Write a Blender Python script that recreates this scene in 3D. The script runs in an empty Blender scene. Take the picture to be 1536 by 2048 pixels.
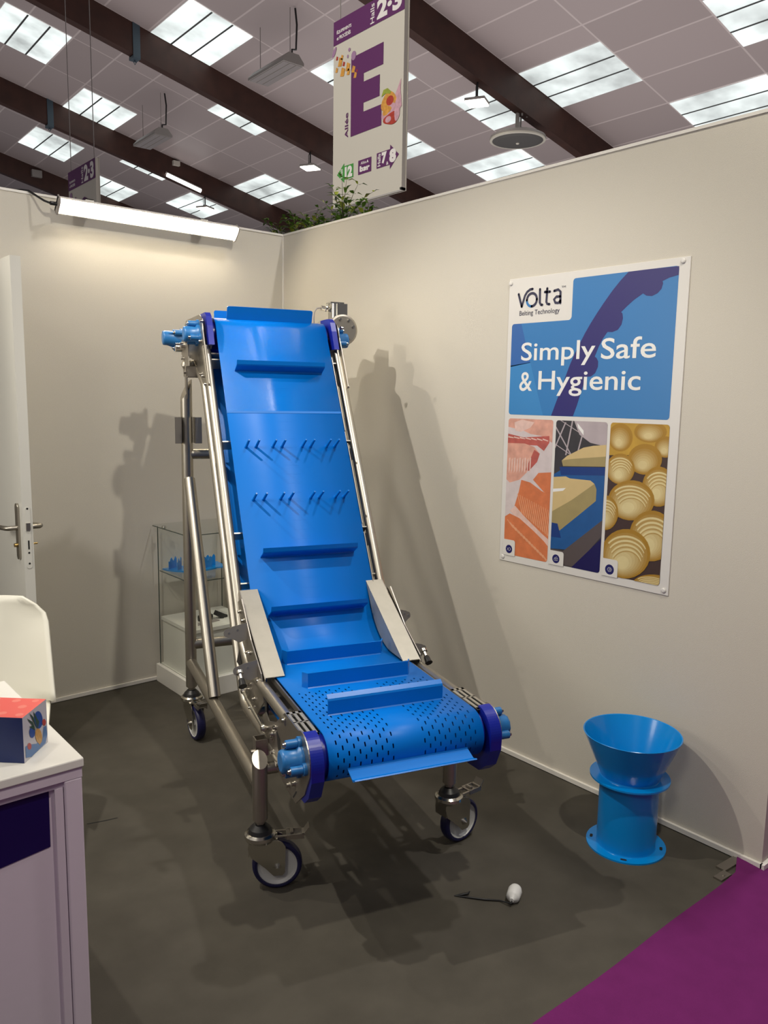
import bpy, math, random
from mathutils import Vector, Matrix
random.seed(7)
PI = math.pi
scene = bpy.context.scene
col = scene.collection

# ------------------------------------------------------------------ camera
CAM = (-2.6505784, -4.0857805, 1.5835585)
YAW, PITCH, ROLL, FPX = 0.70144865, 0.14306307, 0.01639387, 1603.0157
_F = Vector((math.sin(YAW)*math.cos(PITCH), math.cos(YAW)*math.cos(PITCH), -math.sin(PITCH)))
_r = Vector((math.cos(YAW), -math.sin(YAW), 0)); _u = _r.cross(_F)
_R = _r*math.cos(ROLL) + _u*math.sin(ROLL); _U = -_r*math.sin(ROLL) + _u*math.cos(ROLL)
cd = bpy.data.cameras.new('camera'); cam = bpy.data.objects.new('camera', cd); col.objects.link(cam)
cd.sensor_fit = 'HORIZONTAL'; cd.sensor_width = 36; cd.lens = 36*FPX/1536; cd.clip_end = 300; cd.clip_start = .05
cam.matrix_world = Matrix(((_R.x, _U.x, -_F.x, CAM[0]), (_R.y, _U.y, -_F.y, CAM[1]), (_R.z, _U.z, -_F.z, CAM[2]), (0, 0, 0, 1)))
scene.camera = cam

# ------------------------------------------------------------------ world, lights, exposure
scene.view_settings.view_transform = 'Standard'; scene.view_settings.look = 'None'
scene.view_settings.exposure = 0.11; scene.view_settings.gamma = 1; scene.view_settings.use_curve_mapping = False
world = bpy.data.worlds.new('hall_air'); scene.world = world; world.use_nodes = True
bg = world.node_tree.nodes['Background']; bg.inputs[0].default_value = (.92, .90, 1.0, 1); bg.inputs[1].default_value = .10

def lamp(name, kind, loc, target, energy, color, size=.1, sizey=None, spread=None):
    ld = bpy.data.lights.new(name, kind); ld.energy = energy; ld.color = color
    if kind == 'AREA':
        ld.size = size
        if sizey: ld.shape = 'RECTANGLE'; ld.size_y = sizey
        if spread: ld.spread = spread
    elif kind == 'SPOT':
        ld.shadow_soft_size = size; ld.spot_size = spread or 2.2; ld.spot_blend = .6
    else: ld.shadow_soft_size = size
    o = bpy.data.objects.new(name, ld); col.objects.link(o); o.location = loc
    d = Vector(target)-Vector(loc); o.rotation_euler = d.to_track_quat('-Z', 'Y').to_euler()
    return o
# booth spots, high hall lamp and aisle daylight outside the frame, plus added fills
lamp('booth_spot_left', 'SPOT', (-2.50, -1.52, 3.38), (-.52, -1.75, .92), 148, (1, .94, .83), .025, spread=1.25)
lamp('booth_spot_rear', 'SPOT', (-2.46, -.62, 3.22), (-.45, -1.75, .95), 55, (1, .92, .78), .03, spread=1.1)
lamp('booth_spot_front', 'SPOT', (-1.18, -3.85, 4.15), (-.95, -.9, .9), 195, (1, .94, .80), .045, spread=1.9)
lamp('hall_lamp_high', 'SPOT', (.75, -2.95, 6.2), (-.9, -1.5, .3), 300, (1, .96, .92), .10, spread=1.2)
lamp('aisle_daylight', 'AREA', (-4.5, -7.5, 7.5), (-1.2, -1.5, .8), 30, (.93, .90, 1.0), 3.5)
lamp('aisle_fill', 'AREA', (-5.2, -4.6, 4.3), (-1.6, -1.9, .9), 36, (1, .94, .82), .9)  # added soft fill for door, counter top and lower right wall
lamp('sign_fill', 'SPOT', (-7.5, 1.5, 7.2), (2.4, 3.4, 4.4), 2600, (1, .95, .88), .3, spread=.75)  # added spot to brighten the hanging signs
lamp('door_fill', 'AREA', (-3.5, -1.15, 1.9), (-1.7, -.5, 1.3), 17, (1, .95, .85), .9)  # added low fill for the left face of the door leaf
# added area lights behind both walls brighten the roof like neighbouring stands would
lamp('roof_fill_right', 'AREA', (8.5, 3.0, 1.6), (8.5, 3.0, 9), 430, (1, .95, .94), 12, 16)
lamp('roof_fill_back', 'AREA', (2.0, 16.0, 1.6), (2.0, 16.0, 9), 480, (1, .95, .94), 22, 18)

# ------------------------------------------------------------------ materials
def nt(m): return m.node_tree.nodes, m.node_tree.links
def mat(name, color, rough=.5, metal=0, noise=0, nscale=40, bump=0, bscale=200, spec=None, coat=0, trans=0, emit=None, estr=0, alpha=1, ior=None, detail=3):
    m = bpy.data.materials.new(name); m.use_nodes = True
    n, l = nt(m); b = n['Principled BSDF']
    c = (*color, 1)
    b.inputs['Base Color'].default_value = c; b.inputs['Roughness'].default_value = rough; b.inputs['Metallic'].default_value = metal
    if spec is not None: b.inputs['Specular IOR Level'].default_value = spec
    if coat: b.inputs['Coat Weight'].default_value = coat; b.inputs['Coat Roughness'].default_value = .1
    if trans: b.inputs['Transmission Weight'].default_value = trans
    if ior: b.inputs['IOR'].default_value = ior
    if emit: b.inputs['Emission Color'].default_value = (*emit, 1); b.inputs['Emission Strength'].default_value = estr
    tc = n.new('ShaderNodeTexCoord')
    if noise:
        t = n.new('ShaderNodeTexNoise'); t.inputs['Scale'].default_value = nscale; t.inputs['Detail'].default_value = detail
        l.new(tc.outputs['Object'], t.inputs['Vector'])
        mx = n.new('ShaderNodeMix'); mx.data_type = 'RGBA'
        mx.inputs[6].default_value = (*[max(0, v*(1-noise)) for v in color], 1); mx.inputs[7].default_value = (*[min(1, v*(1+noise)) for v in color], 1)
        l.new(t.outputs['Fac'], mx.inputs[0]); l.new(mx.outputs[2], b.inputs['Base Color'])
    if bump:
        t = n.new('ShaderNodeTexNoise'); t.inputs['Scale'].default_value = bscale; t.inputs['Detail'].default_value = 2
        l.new(tc.outputs['Object'], t.inputs['Vector'])
        bp = n.new('ShaderNodeBump'); bp.inputs['Strength'].default_value = bump; bp.inputs['Distance'].default_value = .002
        l.new(t.outputs['Fac'], bp.inputs['Height']); l.new(bp.outputs[0], b.inputs['Normal'])
    return m
M = {}
M['wall'] = mat('wall_felt', (.61, .575, .505), .92, noise=.05, nscale=260, bump=.35, bscale=420, spec=.2)
M['wall_side'] = mat('wall_edge', (.62, .56, .60), .8)
M['alu_white'] = mat('white_aluminium', (.80, .77, .72), .45, noise=.04)
M['floor'] = mat('dark_grey_carpet', (.085, .077, .063), .95, noise=.30, nscale=7, bump=.5, bscale=900, spec=.15, detail=8)
M['purple'] = mat('purple_carpet', (.155, .018, .125), .95, noise=.16, nscale=14, bump=.5, bscale=900, spec=.15, detail=8)
M['steel'] = mat('brushed_steel', (.46, .43, .375), .38, 1, noise=.06, nscale=30, bump=.03, bscale=500)
M['steel_plate'] = mat('satin_steel_plate', (.42, .39, .345), .42, 1, noise=.10, nscale=18)
M['guard_plate'] = mat('pale_steel_plate', (.47, .445, .38), .5, .75, noise=.10, nscale=22)
M['chrome'] = mat('polished_steel', (.62, .60, .55), .2, 1)
M['black'] = mat('black_plastic', (.012, .012, .013), .4)
M['blueplastic'] = mat('housing_blue', (.02, .155, .42), .35, noise=.05)
M['navy'] = mat('deep_blue_plastic', (.006, .016, .29), .32, noise=.06, nscale=15)
M['tyre'] = mat('dark_blue_tyre', (.008, .008, .055), .45)
M['wheelwhite'] = mat('white_nylon', (.60, .60, .58), .4, noise=.05)
M['funnel'] = mat('funnel_blue', (.0, .25, .70), .22, noise=.03, nscale=6, coat=.3)
M['flight'] = mat('flight_blue', (.0, .165, .60), .30, noise=.03, nscale=6)
M['white'] = mat('white_lacquer', (.84, .82, .76), .35, noise=.02)
M['lilac'] = mat('white_counter_panel', (.72, .62, .72), .5, noise=.02)
M['doorwhite'] = mat('door_white', (.66, .65, .60), .4, noise=.03, nscale=5)
M['navyprint'] = mat('navy_print', (.006, .003, .075), .4)
M['chair'] = mat('white_shell_plastic', (.74, .72, .63), .35)
M['brass'] = mat('brass', (.6, .42, .16), .3, 1)
M['hole'] = mat('dark_hole', (.01, .01, .01), .8)
M['wood'] = mat('stained_laminated_timber', (.052, .018, .011), .6, noise=.55, nscale=3, detail=8)
M['clamp'] = mat('painted_steel_band', (.055, .085, .11), .5)
M['fixture'] = mat('fixture_grey', (.33, .30, .28), .5, noise=.05)
M['louver'] = mat('fixture_louver', (.42, .38, .37), .35, .3)
M['discface'] = mat('disc_dark', (.10, .095, .09), .6)
M['glow'] = mat('lamp_glow', (1, 1, 1), .5, emit=(1, .95, .80), estr=5.5)
M['ledglow'] = mat('batten_diffuser', (1, 1, .98), .5, emit=(1, .87, .64), estr=34)
M['tubeglow'] = mat('tube_glow', (1, 1, 1), .5, emit=(1, .97, .93), estr=2.2)
M['sign'] = mat('sign_board', (.66, .62, .53), .5)
M['signpurple'] = mat('sign_purple', (.125, .028, .125), .5)
M['signgreen'] = mat('sign_green', (.07, .33, .06), .5)
M['signwhite'] = mat('sign_lettering', (.86, .82, .78), .5)
M['leaf'] = mat('leaf_green', (.10, .20, .025), .5, noise=.5, nscale=20)
M['leafpale'] = mat('leaf_pale_green', (.34, .40, .05), .5, noise=.3, nscale=20)
M['stem'] = mat('stem_brown', (.07, .06, .03), .7)
M['panelwhite'] = mat('poster_board', (.70, .68, .65), .38, noise=.01)
M['prblue'] = mat('print_blue', (.035, .19, .47), .35)
M['prblue2'] = mat('print_mid_blue', (.032, .125, .39), .35)
M['prblue3'] = mat('print_light_blue', (.045, .23, .53), .35)
M['prnavy'] = mat('print_dark_blue', (.025, .020, .15), .35)
M['prwhite'] = mat('print_white', (.80, .80, .78), .4)
M['ink'] = mat('print_ink', (.02, .02, .06), .4)
M['icon'] = mat('icon_navy', (.008, .008, .11), .4)

def mth(n, l, op, a, b=None, c=None):
    x = n.new('ShaderNodeMath'); x.operation = op
    for i, v in enumerate((a, b, c)):
        if v is None: continue
        if isinstance(v, (int, float)): x.inputs[i].default_value = v
        else: l.new(v, x.inputs[i])
    return x.outputs[0]

def glassmat():
    m = bpy.data.materials.new('clear_glass'); m.use_nodes = True
    n, l = nt(m); n.remove(n['Principled BSDF']); out = n['Material Output']
    tr = n.new('ShaderNodeBsdfTransparent'); tr.inputs[0].default_value = (.975, .985, .975, 1)
    gl = n.new('ShaderNodeBsdfGlossy'); gl.inputs['Roughness'].default_value = .02
    fr = n.new('ShaderNodeFresnel'); fr.inputs['IOR'].default_value = 1.45
    mx = n.new('ShaderNodeMixShader'); ge = n.new('ShaderNodeNewGeometry'); l.new(mth(n, l, 'MULTIPLY', fr.outputs[0], mth(n, l, 'SUBTRACT', 1, ge.outputs['Backfacing'])), mx.inputs[0]); l.new(tr.outputs[0], mx.inputs[1]); l.new(gl.outputs[0], mx.inputs[2])
    l.new(mx.outputs[0], out.inputs[0]); return m
M['glass'] = glassmat()
M['glassedge'] = mat('glass_edge', (.05, .07, .06), .2)


def beltmat():
    m = bpy.data.materials.new('blue_belt'); m.use_nodes = True
    n, l = nt(m); b = n['Principled BSDF']; out = n['Material Output']
    b.inputs['Base Color'].default_value = (.0, .165, .64, 1); b.inputs['Specular IOR Level'].default_value = .2
    uv = n.new('ShaderNodeUVMap'); sp = n.new('ShaderNodeSeparateXYZ'); l.new(uv.outputs[0], sp.inputs[0])
    U, V = sp.outputs[0], sp.outputs[1]
    ab = mth(n, l, 'ABSOLUTE', U)
    band = mth(n, l, 'MULTIPLY', mth(n, l, 'GREATER_THAN', ab, .036), mth(n, l, 'LESS_THAN', ab, .226))
    rows = mth(n, l, 'MULTIPLY', mth(n, l, 'GREATER_THAN', V, -.16), mth(n, l, 'LESS_THAN', V, .300))
    def grid(du, dv):
        fu = mth(n, l, 'FRACT', mth(n, l, 'ADD', mth(n, l, 'DIVIDE', U, .0335), 40+du))
        fv = mth(n, l, 'FRACT', mth(n, l, 'ADD', mth(n, l, 'DIVIDE', V, .0350), 40+dv))
        au = mth(n, l, 'MULTIPLY', mth(n, l, 'ABSOLUTE', mth(n, l, 'SUBTRACT', fu, .5)), .0335)
        av = mth(n, l, 'MULTIPLY', mth(n, l, 'ABSOLUTE', mth(n, l, 'SUBTRACT', fv, .5)), .0350)
        av = mth(n, l, 'MAXIMUM', mth(n, l, 'SUBTRACT', av, .0046), 0)
        d2 = mth(n, l, 'ADD', mth(n, l, 'MULTIPLY', au, au), mth(n, l, 'MULTIPLY', av, av))
        return mth(n, l, 'LESS_THAN', d2, .0022**2)
    g = mth(n, l, 'MAXIMUM', grid(0, 0), grid(.5, .5))
    hole = mth(n, l, 'MULTIPLY', g, mth(n, l, 'MULTIPLY', band, rows))
    # welded tooth marks down the middle
    fm = mth(n, l, 'FRACT', mth(n, l, 'DIVIDE', V, .0397))
    mk = mth(n, l, 'MULTIPLY', mth(n, l, 'LESS_THAN', fm, .10), mth(n, l, 'LESS_THAN', mth(n, l, 'ABSOLUTE', mth(n, l, 'ADD', U, .008)), .030))
    mk = mth(n, l, 'MULTIPLY', mk, mth(n, l, 'GREATER_THAN', V, .45))
    tc = n.new('ShaderNodeTexCoord')
    t = n.new('ShaderNodeTexNoise'); t.inputs['Scale'].default_value = 9; l.new(tc.outputs['Object'], t.inputs['Vector'])
    w = n.new('ShaderNodeTexWave'); w.inputs['Scale'].default_value = 170; w.inputs['Distortion'].default_value = 1.5; l.new(uv.outputs[0], w.inputs['Vector'])
    # cloth impression only on the top belt strip
    imp = mth(n, l, 'MULTIPLY', mth(n, l, 'GREATER_THAN', V, 1.675), mth(n, l, 'MULTIPLY', w.outputs['Fac'], .16))
    h = mth(n, l, 'ADD', mth(n, l, 'MULTIPLY', t.outputs['Fac'], .5), mth(n, l, 'ADD', mth(n, l, 'MULTIPLY', mk, 1.6), imp))
    rg = mth(n, l, 'SUBTRACT', .40, mth(n, l, 'MULTIPLY', mth(n, l, 'GREATER_THAN', V, 1.675), .20)); l.new(rg, b.inputs['Roughness'])
    bp = n.new('ShaderNodeBump'); bp.inputs['Strength'].default_value = .5; bp.inputs['Distance'].default_value = .003
    l.new(h, bp.inputs['Height']); l.new(bp.outputs[0], b.inputs['Normal'])
    tr = n.new('ShaderNodeBsdfTransparent'); mx = n.new('ShaderNodeMixShader')
    l.new(hole, mx.inputs[0]); l.new(b.outputs[0], mx.inputs[1]); l.new(tr.outputs[0], mx.inputs[2]); l.new(mx.outputs[0], out.inputs[0])
    return m
M['belt'] = beltmat()

def roofmat():
    m = bpy.data.materials.new('roof_panels'); m.use_nodes = True
    n, l = nt(m); b = n['Principled BSDF']; b.inputs['Roughness'].default_value = .38
    uv = n.new('ShaderNodeUVMap'); sp = n.new('ShaderNodeSeparateXYZ'); l.new(uv.outputs[0], sp.inputs[0])
    def ln(c, w):
        f = mth(n, l, 'FRACT', c); d = mth(n, l, 'ABSOLUTE', mth(n, l, 'SUBTRACT', f, .5)); return mth(n, l, 'GREATER_THAN', d, .5-w)
    L = mth(n, l, 'MAXIMUM', ln(sp.outputs[0], .019), ln(sp.outputs[1], .009))
    fl = n.new('ShaderNodeVectorMath'); fl.operation = 'FLOOR'; l.new(uv.outputs[0], fl.inputs[0])
    wn = n.new('ShaderNodeTexWhiteNoise'); l.new(fl.outputs[0], wn.inputs[0])
    mx = n.new('ShaderNodeMix'); mx.data_type = 'RGBA'; mx.inputs[6].default_value = (.50, .42, .41, 1); mx.inputs[7].default_value = (.58, .49, .48, 1)
    l.new(wn.outputs[0], mx.inputs[0])
    m2 = n.new('ShaderNodeMix'); m2.data_type = 'RGBA'; m2.inputs[7].default_value = (.76, .66, .64, 1); l.new(L, m2.inputs[0]); l.new(mx.outputs[2], m2.inputs[6])
    l.new(m2.outputs[2], b.inputs['Base Color']); return m
M['roof'] = roofmat()

def skymat(name, s):
    m = bpy.data.materials.new(name); m.use_nodes = True
    n, l = nt(m); b = n['Principled BSDF']; b.inputs['Base Color'].default_value = (.4, .42, .42, 1)
    tc = n.new('ShaderNodeTexCoord'); t = n.new('ShaderNodeTexNoise'); t.inputs['Scale'].default_value = .9; t.inputs['Detail'].default_value = 4
    l.new(tc.outputs['Object'], t.inputs['Vector'])
    r = n.new('ShaderNodeMapRange'); r.inputs[1].default_value = .3; r.inputs[2].default_value = .68; r.inputs[3].default_value = s*.38; r.inputs[4].default_value = s*1.2
    l.new(t.outputs['Fac'], r.inputs[0]); l.new(r.outputs[0], b.inputs['Emission Strength']); b.inputs['Emission Color'].default_value = (.86, .94, .92, 1)
    return m
M['sky_a'] = skymat('daylight_panel', 1.0)
M['divider'] = mat('skylight_divider', (.08, .08, .08), .6)

# ------------------------------------------------------------------ mesh builder
class MB:
    def __init__(s): s.v = []; s.f = []; s.m = []; s.sm = []; s.uv = {}
    def add(s, vs, fs, mi=0, smooth=False):
        o = len(s.v); s.v += [tuple(p) for p in vs]
        for f in fs: s.f.append([i+o for i in f]); s.m.append(mi); s.sm.append(smooth)
        return s
    def box(s, c, d, rot=None, mi=0):
        h = [x/2 for x in d]
        vs = [Vector((x*h[0], y*h[1], z*h[2])) for x in (-1, 1) for y in (-1, 1) for z in (-1, 1)]
        if rot is not None: vs = [rot @ p for p in vs]
        vs = [p+Vector(c) for p in vs]
        return s.add(vs, [(0, 1, 3, 2), (4, 6, 7, 5), (0, 4, 5, 1), (2, 3, 7, 6), (0, 2, 6, 4), (1, 5, 7, 3)], mi)
    def bb(s, a, b, mi=0):
        return s.box([(x+y)/2 for x, y in zip(a, b)], [abs(x-y) for x, y in zip(a, b)], mi=mi)
    def path(s, pts, r, n=20, mi=0, caps=True, rs=None):
        pts = [Vector(p) for p in pts]; rings = []
        t0 = (pts[1]-pts[0]).normalized()
        up = Vector((0, 0, 1)) if abs(t0.z) < .9 else Vector((1, 0, 0))
        a = t0.cross(up).normalized(); vs = []
        for i, p in enumerate(pts):
            if i == 0: t = t0
            elif i == len(pts)-1: t = (pts[i]-pts[i-1]).normalized()
            else: t = ((pts[i]-pts[i-1]).normalized()+(pts[i+1]-pts[i]).normalized()).normalized()
            a = (a-t*a.dot(t)).normalized(); b = t.cross(a)
            k = 1.0
            if 0 < i < len(pts)-1:
                k = 1/max(.5, t.dot((pts[i]-pts[i-1]).normalized()))
            rr = rs[i] if rs else r
            vs.append([p+(a*math.cos(q*2*PI/n)+b*math.sin(q*2*PI/n))*rr for q in range(n)])
        flat = [p for ring in vs for p in ring]
        fs = [(i*n+q, i*n+(q+1) % n, (i+1)*n+(q+1) % n, (i+1)*n+q) for i in range(len(pts)-1) for q in range(n)]
        s.add(flat, fs, mi, True)
        if caps:
            s.add(vs[0], [tuple(range(n))[::-1]], mi); s.add(vs[-1], [tuple(range(n))], mi)
        return s
    def cyl(s, a, b, r, n=20, mi=0, r2=None): return s.path([a, b], r, n, mi, rs=[r, r2 if r2 is not None else r])
    def lathe(s, prof, n=32, mi=0, mtx=None, smooth=True):
        vs = []
        for (r, z) in prof:
            for q in range(n):
                p = Vector((r*math.cos(q*2*PI/n), r*math.sin(q*2*PI/n), z)); vs.append(mtx @ p if mtx is not None else p)
        if smooth:
            fs = [(i*n+q, i*n+(q+1) % n, (i+1)*n+(q+1) % n, (i+1)*n+q) for i in range(len(prof)-1) for q in range(n)]
            # split at hard angles by separate strips
            for i in range(len(prof)-1):
                s.add(vs[i*n:(i+2)*n], [(q, (q+1) % n, n+(q+1) % n, n+q) for q in range(n)], mi, True)
        return s
    def prism(s, poly, mtx, h, mi=0, sm=False):
        # poly: 2D points; mtx maps (x,y,z) ; extruded z 0..h
        n = len(poly)
        a = [mtx @ Vector((x, y, 0)) for x, y in poly]; b = [mtx @ Vector((x, y, h)) for x, y in poly]
        s.add(a, [tuple(range(n))[::-1]], mi); s.add(b, [tuple(range(n))], mi)
        s.add(a+b, [(i, (i+1) % n, n+(i+1) % n, n+i) for i in range(n)], mi, sm)
        return s
    def build(s, name, mats, parent=None, **kw):
        me = bpy.data.meshes.new(name); me.from_pydata(s.v, [], s.f)
        if not isinstance(mats, (list, tuple)): mats = [mats]
        for k in mats: me.materials.append(M[k])
        for p, mi, sm in zip(me.polygons, s.m, s.sm): p.material_index = mi; p.use_smooth = sm
        me.update()
        o = bpy.data.objects.new(name, me); col.objects.link(o)
        if parent: o.parent = parent
        for k, v in kw.items(): o[k] = v
        return o
def bevel(o, w, seg=2):
    b = o.modifiers.new('bevel', 'BEVEL'); b.width = w; b.segments = seg; b.limit_method = 'ANGLE'; b.angle_limit = .7
    return o
def thing(name, label, cat, loc=(0, 0, 0), rz=0, group=None):
    o = bpy.data.objects.new(name, None); col.objects.link(o); o.location = loc; o.rotation_euler = (0, 0, rz); o.empty_display_size = .1
    o['label'] = label; o['category'] = cat
    if group: o['group'] = group
    return o
def tag(o, label, cat, group=None):
    o['label'] = label; o['category'] = cat
    if group: o['group'] = group
    return o
def struct(o): o['kind'] = 'structure'; return o
def dup(root):
    r = root.copy(); col.objects.link(r)
    for ch in list(root.children):
        c = ch.copy(); col.objects.link(c); c.parent = r; c.matrix_parent_inverse = ch.matrix_parent_inverse
        for g in list(ch.children):
            d = g.copy(); col.objects.link(d); d.parent = c
    return r
def basis(o, ex, ey, ez):
    ex, ey, ez = Vector(ex), Vector(ey), Vector(ez)
    return Matrix(((ex.x, ey.x, ez.x, o[0]), (ex.y, ey.y, ez.y, o[1]), (ex.z, ey.z, ez.z, o[2]), (0, 0, 0, 1)))
def arc(cx, cy, r, a0, a1, n):
    return [(cx+r*math.cos(math.radians(a0+(a1-a0)*i/n)), cy+r*math.sin(math.radians(a0+(a1-a0)*i/n))) for i in range(n+1)]
def text_mesh(s, bold=0, font_size=1.0):
    cu = bpy.data.curves.new('t', 'FONT'); cu.body = s; cu.size = font_size; cu.offset = bold; cu.resolution_u = 4; cu.fill_mode = 'FRONT'
    o = bpy.data.objects.new('t', cu); col.objects.link(o)
    bpy.context.view_layer.update()
    dg = bpy.context.evaluated_depsgraph_get(); me = o.evaluated_get(dg).to_mesh()
    vs = [tuple(v.co) for v in me.vertices]; fs = [tuple(p.vertices) for p in me.polygons]
    o.evaluated_get(dg).to_mesh_clear(); bpy.data.objects.remove(o); bpy.data.curves.remove(cu)
    return vs, fs
def text_on(mb, s, mtx, x0, x1, y0, y1, mi=0, bold=0, rot=0, z=0):
    """fit string s in the box (x0..x1, y0..y1) of the plane given by mtx; rot=1 turns it a quarter left"""
    vs, fs = text_mesh(s, bold)
    if rot: vs = [(-y, x, 0) for x, y, _ in vs]
    xa, xb = min(v[0] for v in vs), max(v[0] for v in vs); ya, yb = min(v[1] for v in vs), max(v[1] for v in vs)
    out = [mtx @ Vector((x0+(v[0]-xa)/(xb-xa)*(x1-x0), y0+(v[1]-ya)/(yb-ya)*(y1-y0), z)) for v in vs]
    mb.add(out, fs, mi)
# sight lines of the survey photo, used once to measure where printed shapes sit on their boards
EYE = (-2.6505784, -4.0857805, 1.5835585)
EF, ER, EU = Vector(_F), Vector(_R), Vector(_U)
def ray_at(px, py):
    return (EF*1603.0157 + ER*(px-768) - EU*(py-1024)).normalized()
def on_x(px, py, X):     # where a sight line meets the vertical plane x = X: (y, z)
    d = ray_at(px, py); t = (X-EYE[0])/d.x
    return EYE[1]+d.y*t, EYE[2]+d.z*t

# ------------------------------------------------------------------ floor, walls
f = MB(); f.bb((-6, -3.0, -.05), (.0, 0.0, 0)); struct(f.build('floor', 'floor'))
slit = MB(); slit.add([(-1.69, -1.272, .0008), (-1.63, -1.289, .0008), (-1.585, -1.298, .0008), (-1.583, -1.304, .0008), (-1.63, -1.295, .0008), (-1.69, -1.276, .0008)], [(0, 1, 2, 3, 4, 5)])
slit.build('carpet_slit', 'hole', bpy.data.objects['floor'])
g = MB(); g.bb((-14, -16, -.06), (16, 30, -.051)); o = g.build('floor_hall', 'floor'); struct(o)
# purple aisle carpet with a softly curled edge
p = MB(); N = 60; vs = []; xs = [-6+6.0*i/N for i in range(N+1)]
for i, x in enumerate(xs):
    e = -2.940+.004*math.sin(x*3.1)+.003*math.sin(x*9)
    if x > -.10: e += .04*(x+.10)/.10
    lift = .010*math.exp(-((x+.02)/.09)**2)
    vs += [(x, e, .003+lift), (x, e-.03, .007+lift*.4), (x, e-.12, .003), (x, -12, .003)]
fs = [(4*i+k, 4*i+k+1, 4*i+k+5, 4*i+k+4) for i in range(N) for k in range(3)]
p.add(vs, fs, 0, True)
p.add([(0, -2.985, .003), (0, -12, .003), (9, -12, .003), (9, -2.985, .003)], [(0, 1, 2, 3)])
p.add([(.05, -2.985, .003), (9, -2.985, .003), (9, 1, .003), (.05, 1, .003)], [(0, 1, 2, 3)])
p.add([(x, y, -.05) for (x, y) in ((-6, -2.935), (9, -2.935), (9, -12), (-6, -12))], [(0, 3, 2, 1)])
struct(p.build('floor_aisle', 'purple'))
w = MB(); w.bb((0, -2.985, .0), (.045, .045, 2.5)); w.build('wall_right', ['wall']); struct(bpy.data.objects['wall_right'])
DX0, DX1, DH = -2.58, -1.69, 2.115      # doorway in the back wall
w = MB(); w.bb((DX1, 0, 0), (0, .045, 2.5)); w.bb((DX0, 0, DH), (DX1, .045, 2.5)); w.bb((-4.2, 0, 0), (DX0, .045, 2.5)); struct(w.build('wall_back', 'wall'))
w = MB(); w.bb((-4.2, 1.5, 0), (0, 1.54, 2.5)); struct(w.build('wall_store', 'wall'))
w = MB(); w.bb((-4.2, -.0, 0), (-4.155, -2.0, 2.5)); struct(w.build('wall_left', 'wall'))
t = MB(); t.bb((-.012, -2.99, .004), (0, -.012, .022)); t.bb((-.012, -2.999, .004), (.055, -2.985, .022)); t.bb((0, -2.9995, .0), (.045, -2.985, .003)); struct(t.build('baseboard_right', 'alu_white'))
t = MB(); t.bb((DX1, -.012, .004), (-.0, 0, .022)); t.bb((-4.15, -.012, .004), (DX0, 0, .022)); struct(t.build('baseboard_back', 'alu_white'))
t = MB(); t.bb((-.004, -2.99, 2.494), (.049, .049, 2.505)); struct(t.build('trim_1', 'alu_white'))
t = MB(); t.bb((-4.2, -.004, 2.494), (-.004, .049, 2.505)); struct(t.build('trim_2', 'alu_white'))
t = MB(); t.bb((-.0065, -.0065, .022), (0, 0, 2.494)); struct(t.build('trim_3', 'alu_white'))
# bare edging strips showing where the carpets meet
s_ = MB(); R_ = Matrix.Rotation(math.radians(-4), 3, 'Z')
s_.box((-.062, -2.905, .004), (.115, .034, .008), R_)
tag(s_.build('edging_strip', 'steel_plate'), 'flat grey metal edging strip on the floor touching the right wall', 'strip')
s_ = MB(); s_.box((-.152, -2.925, .0035), (.062, .030, .007), R_); s_.cyl((-.150, -2.927, .006), (-.150, -2.927, .010), .005, 10)
tag(s_.build('edging_strip', 'steel_plate'), 'short grey metal edging piece with screw at the tip of the longer strip', 'strip')
# door frame and the open door leaf
t = MB(); t.bb((DX0-.03, -.012, 0), (DX0, .055, DH+.03)); t.bb((DX1, -.012, 0), (DX1+.03, .055, DH+.03)); t.bb((DX0, -.012, DH), (DX1, .055, DH+.03)); struct(t.build('trim_4', 'alu_white'))
LX0, LX1, LY = -1.690, -1.650, -.655
d = MB(); d.bb((LX0, LY, .012), (LX1, -.014, 2.108)); door = struct(d.build('door_1', 'doorwhite'))
pl = MB()
def stadium(cy, cz0, cz1, r, n=10): return arc(cy, cz1, r, 0, 180, n)+arc(cy, cz0, r, 180, 360, n)
mtx = basis((LX0, LY+.052, 0), (0, 1, 0), (0, 0, 1), (-1, 0, 0))
pl.prism(stadium(0, .905, 1.105, .018), mtx, .009)
pl.build('lock_plate', 'steel', door)
mtx2 = basis((LX1, LY+.052, 0), (0, 1, 0), (0, 0, 1), (1, 0, 0))
pl = MB(); pl.prism(stadium(0, .905, 1.105, .018), mtx2, .009); pl.build('lock_plate', 'steel', door)
for sx, x in ((-1, LX0), (1, LX1)):
    h = MB(); h.path([(x, LY+.052, 1.02), (x+sx*.042, LY+.052, 1.02), (x+sx*.050, LY+.066, 1.02), (x+sx*.050, LY+.165, 1.012)], .010, 14)
    h.build('door_handle', 'steel', door)
k = MB(); k.cyl((LX0-.022, LY+.052, .948), (LX0-.008, LY+.052, .948), .008, 14); k.cyl((LX1+.008, LY+.052, .948), (LX1+.03, LY+.052, .948), .004, 12); k.build('key_cylinder', 'brass', door)
fp = MB(); m3 = basis(((LX0+LX1)/2, LY, 0), (1, 0, 0), (0, 0, 1), (0, -1, 0))
fp.prism(stadium(0, .865, 1.10, .011), m3, .002)
fo = fp.build('latch_plate', 'doorwhite', door)
fh = MB(); fh.prism(stadium(0, 1.104, 1.1045, .004), m3, .0026); fh.bb(((LX0+LX1)/2-.008, LY-.008, 1.015), ((LX0+LX1)/2+.008, LY, 1.045), 1)
fh.bb(((LX0+LX1)/2-.003, LY-.0027, .935), ((LX0+LX1)/2+.003, LY, .972)); fh.prism(stadium(0, .920, .9205, .004), m3, .0026); fh.prism(stadium(0, .875, .8755, .004), m3, .0026)
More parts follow.
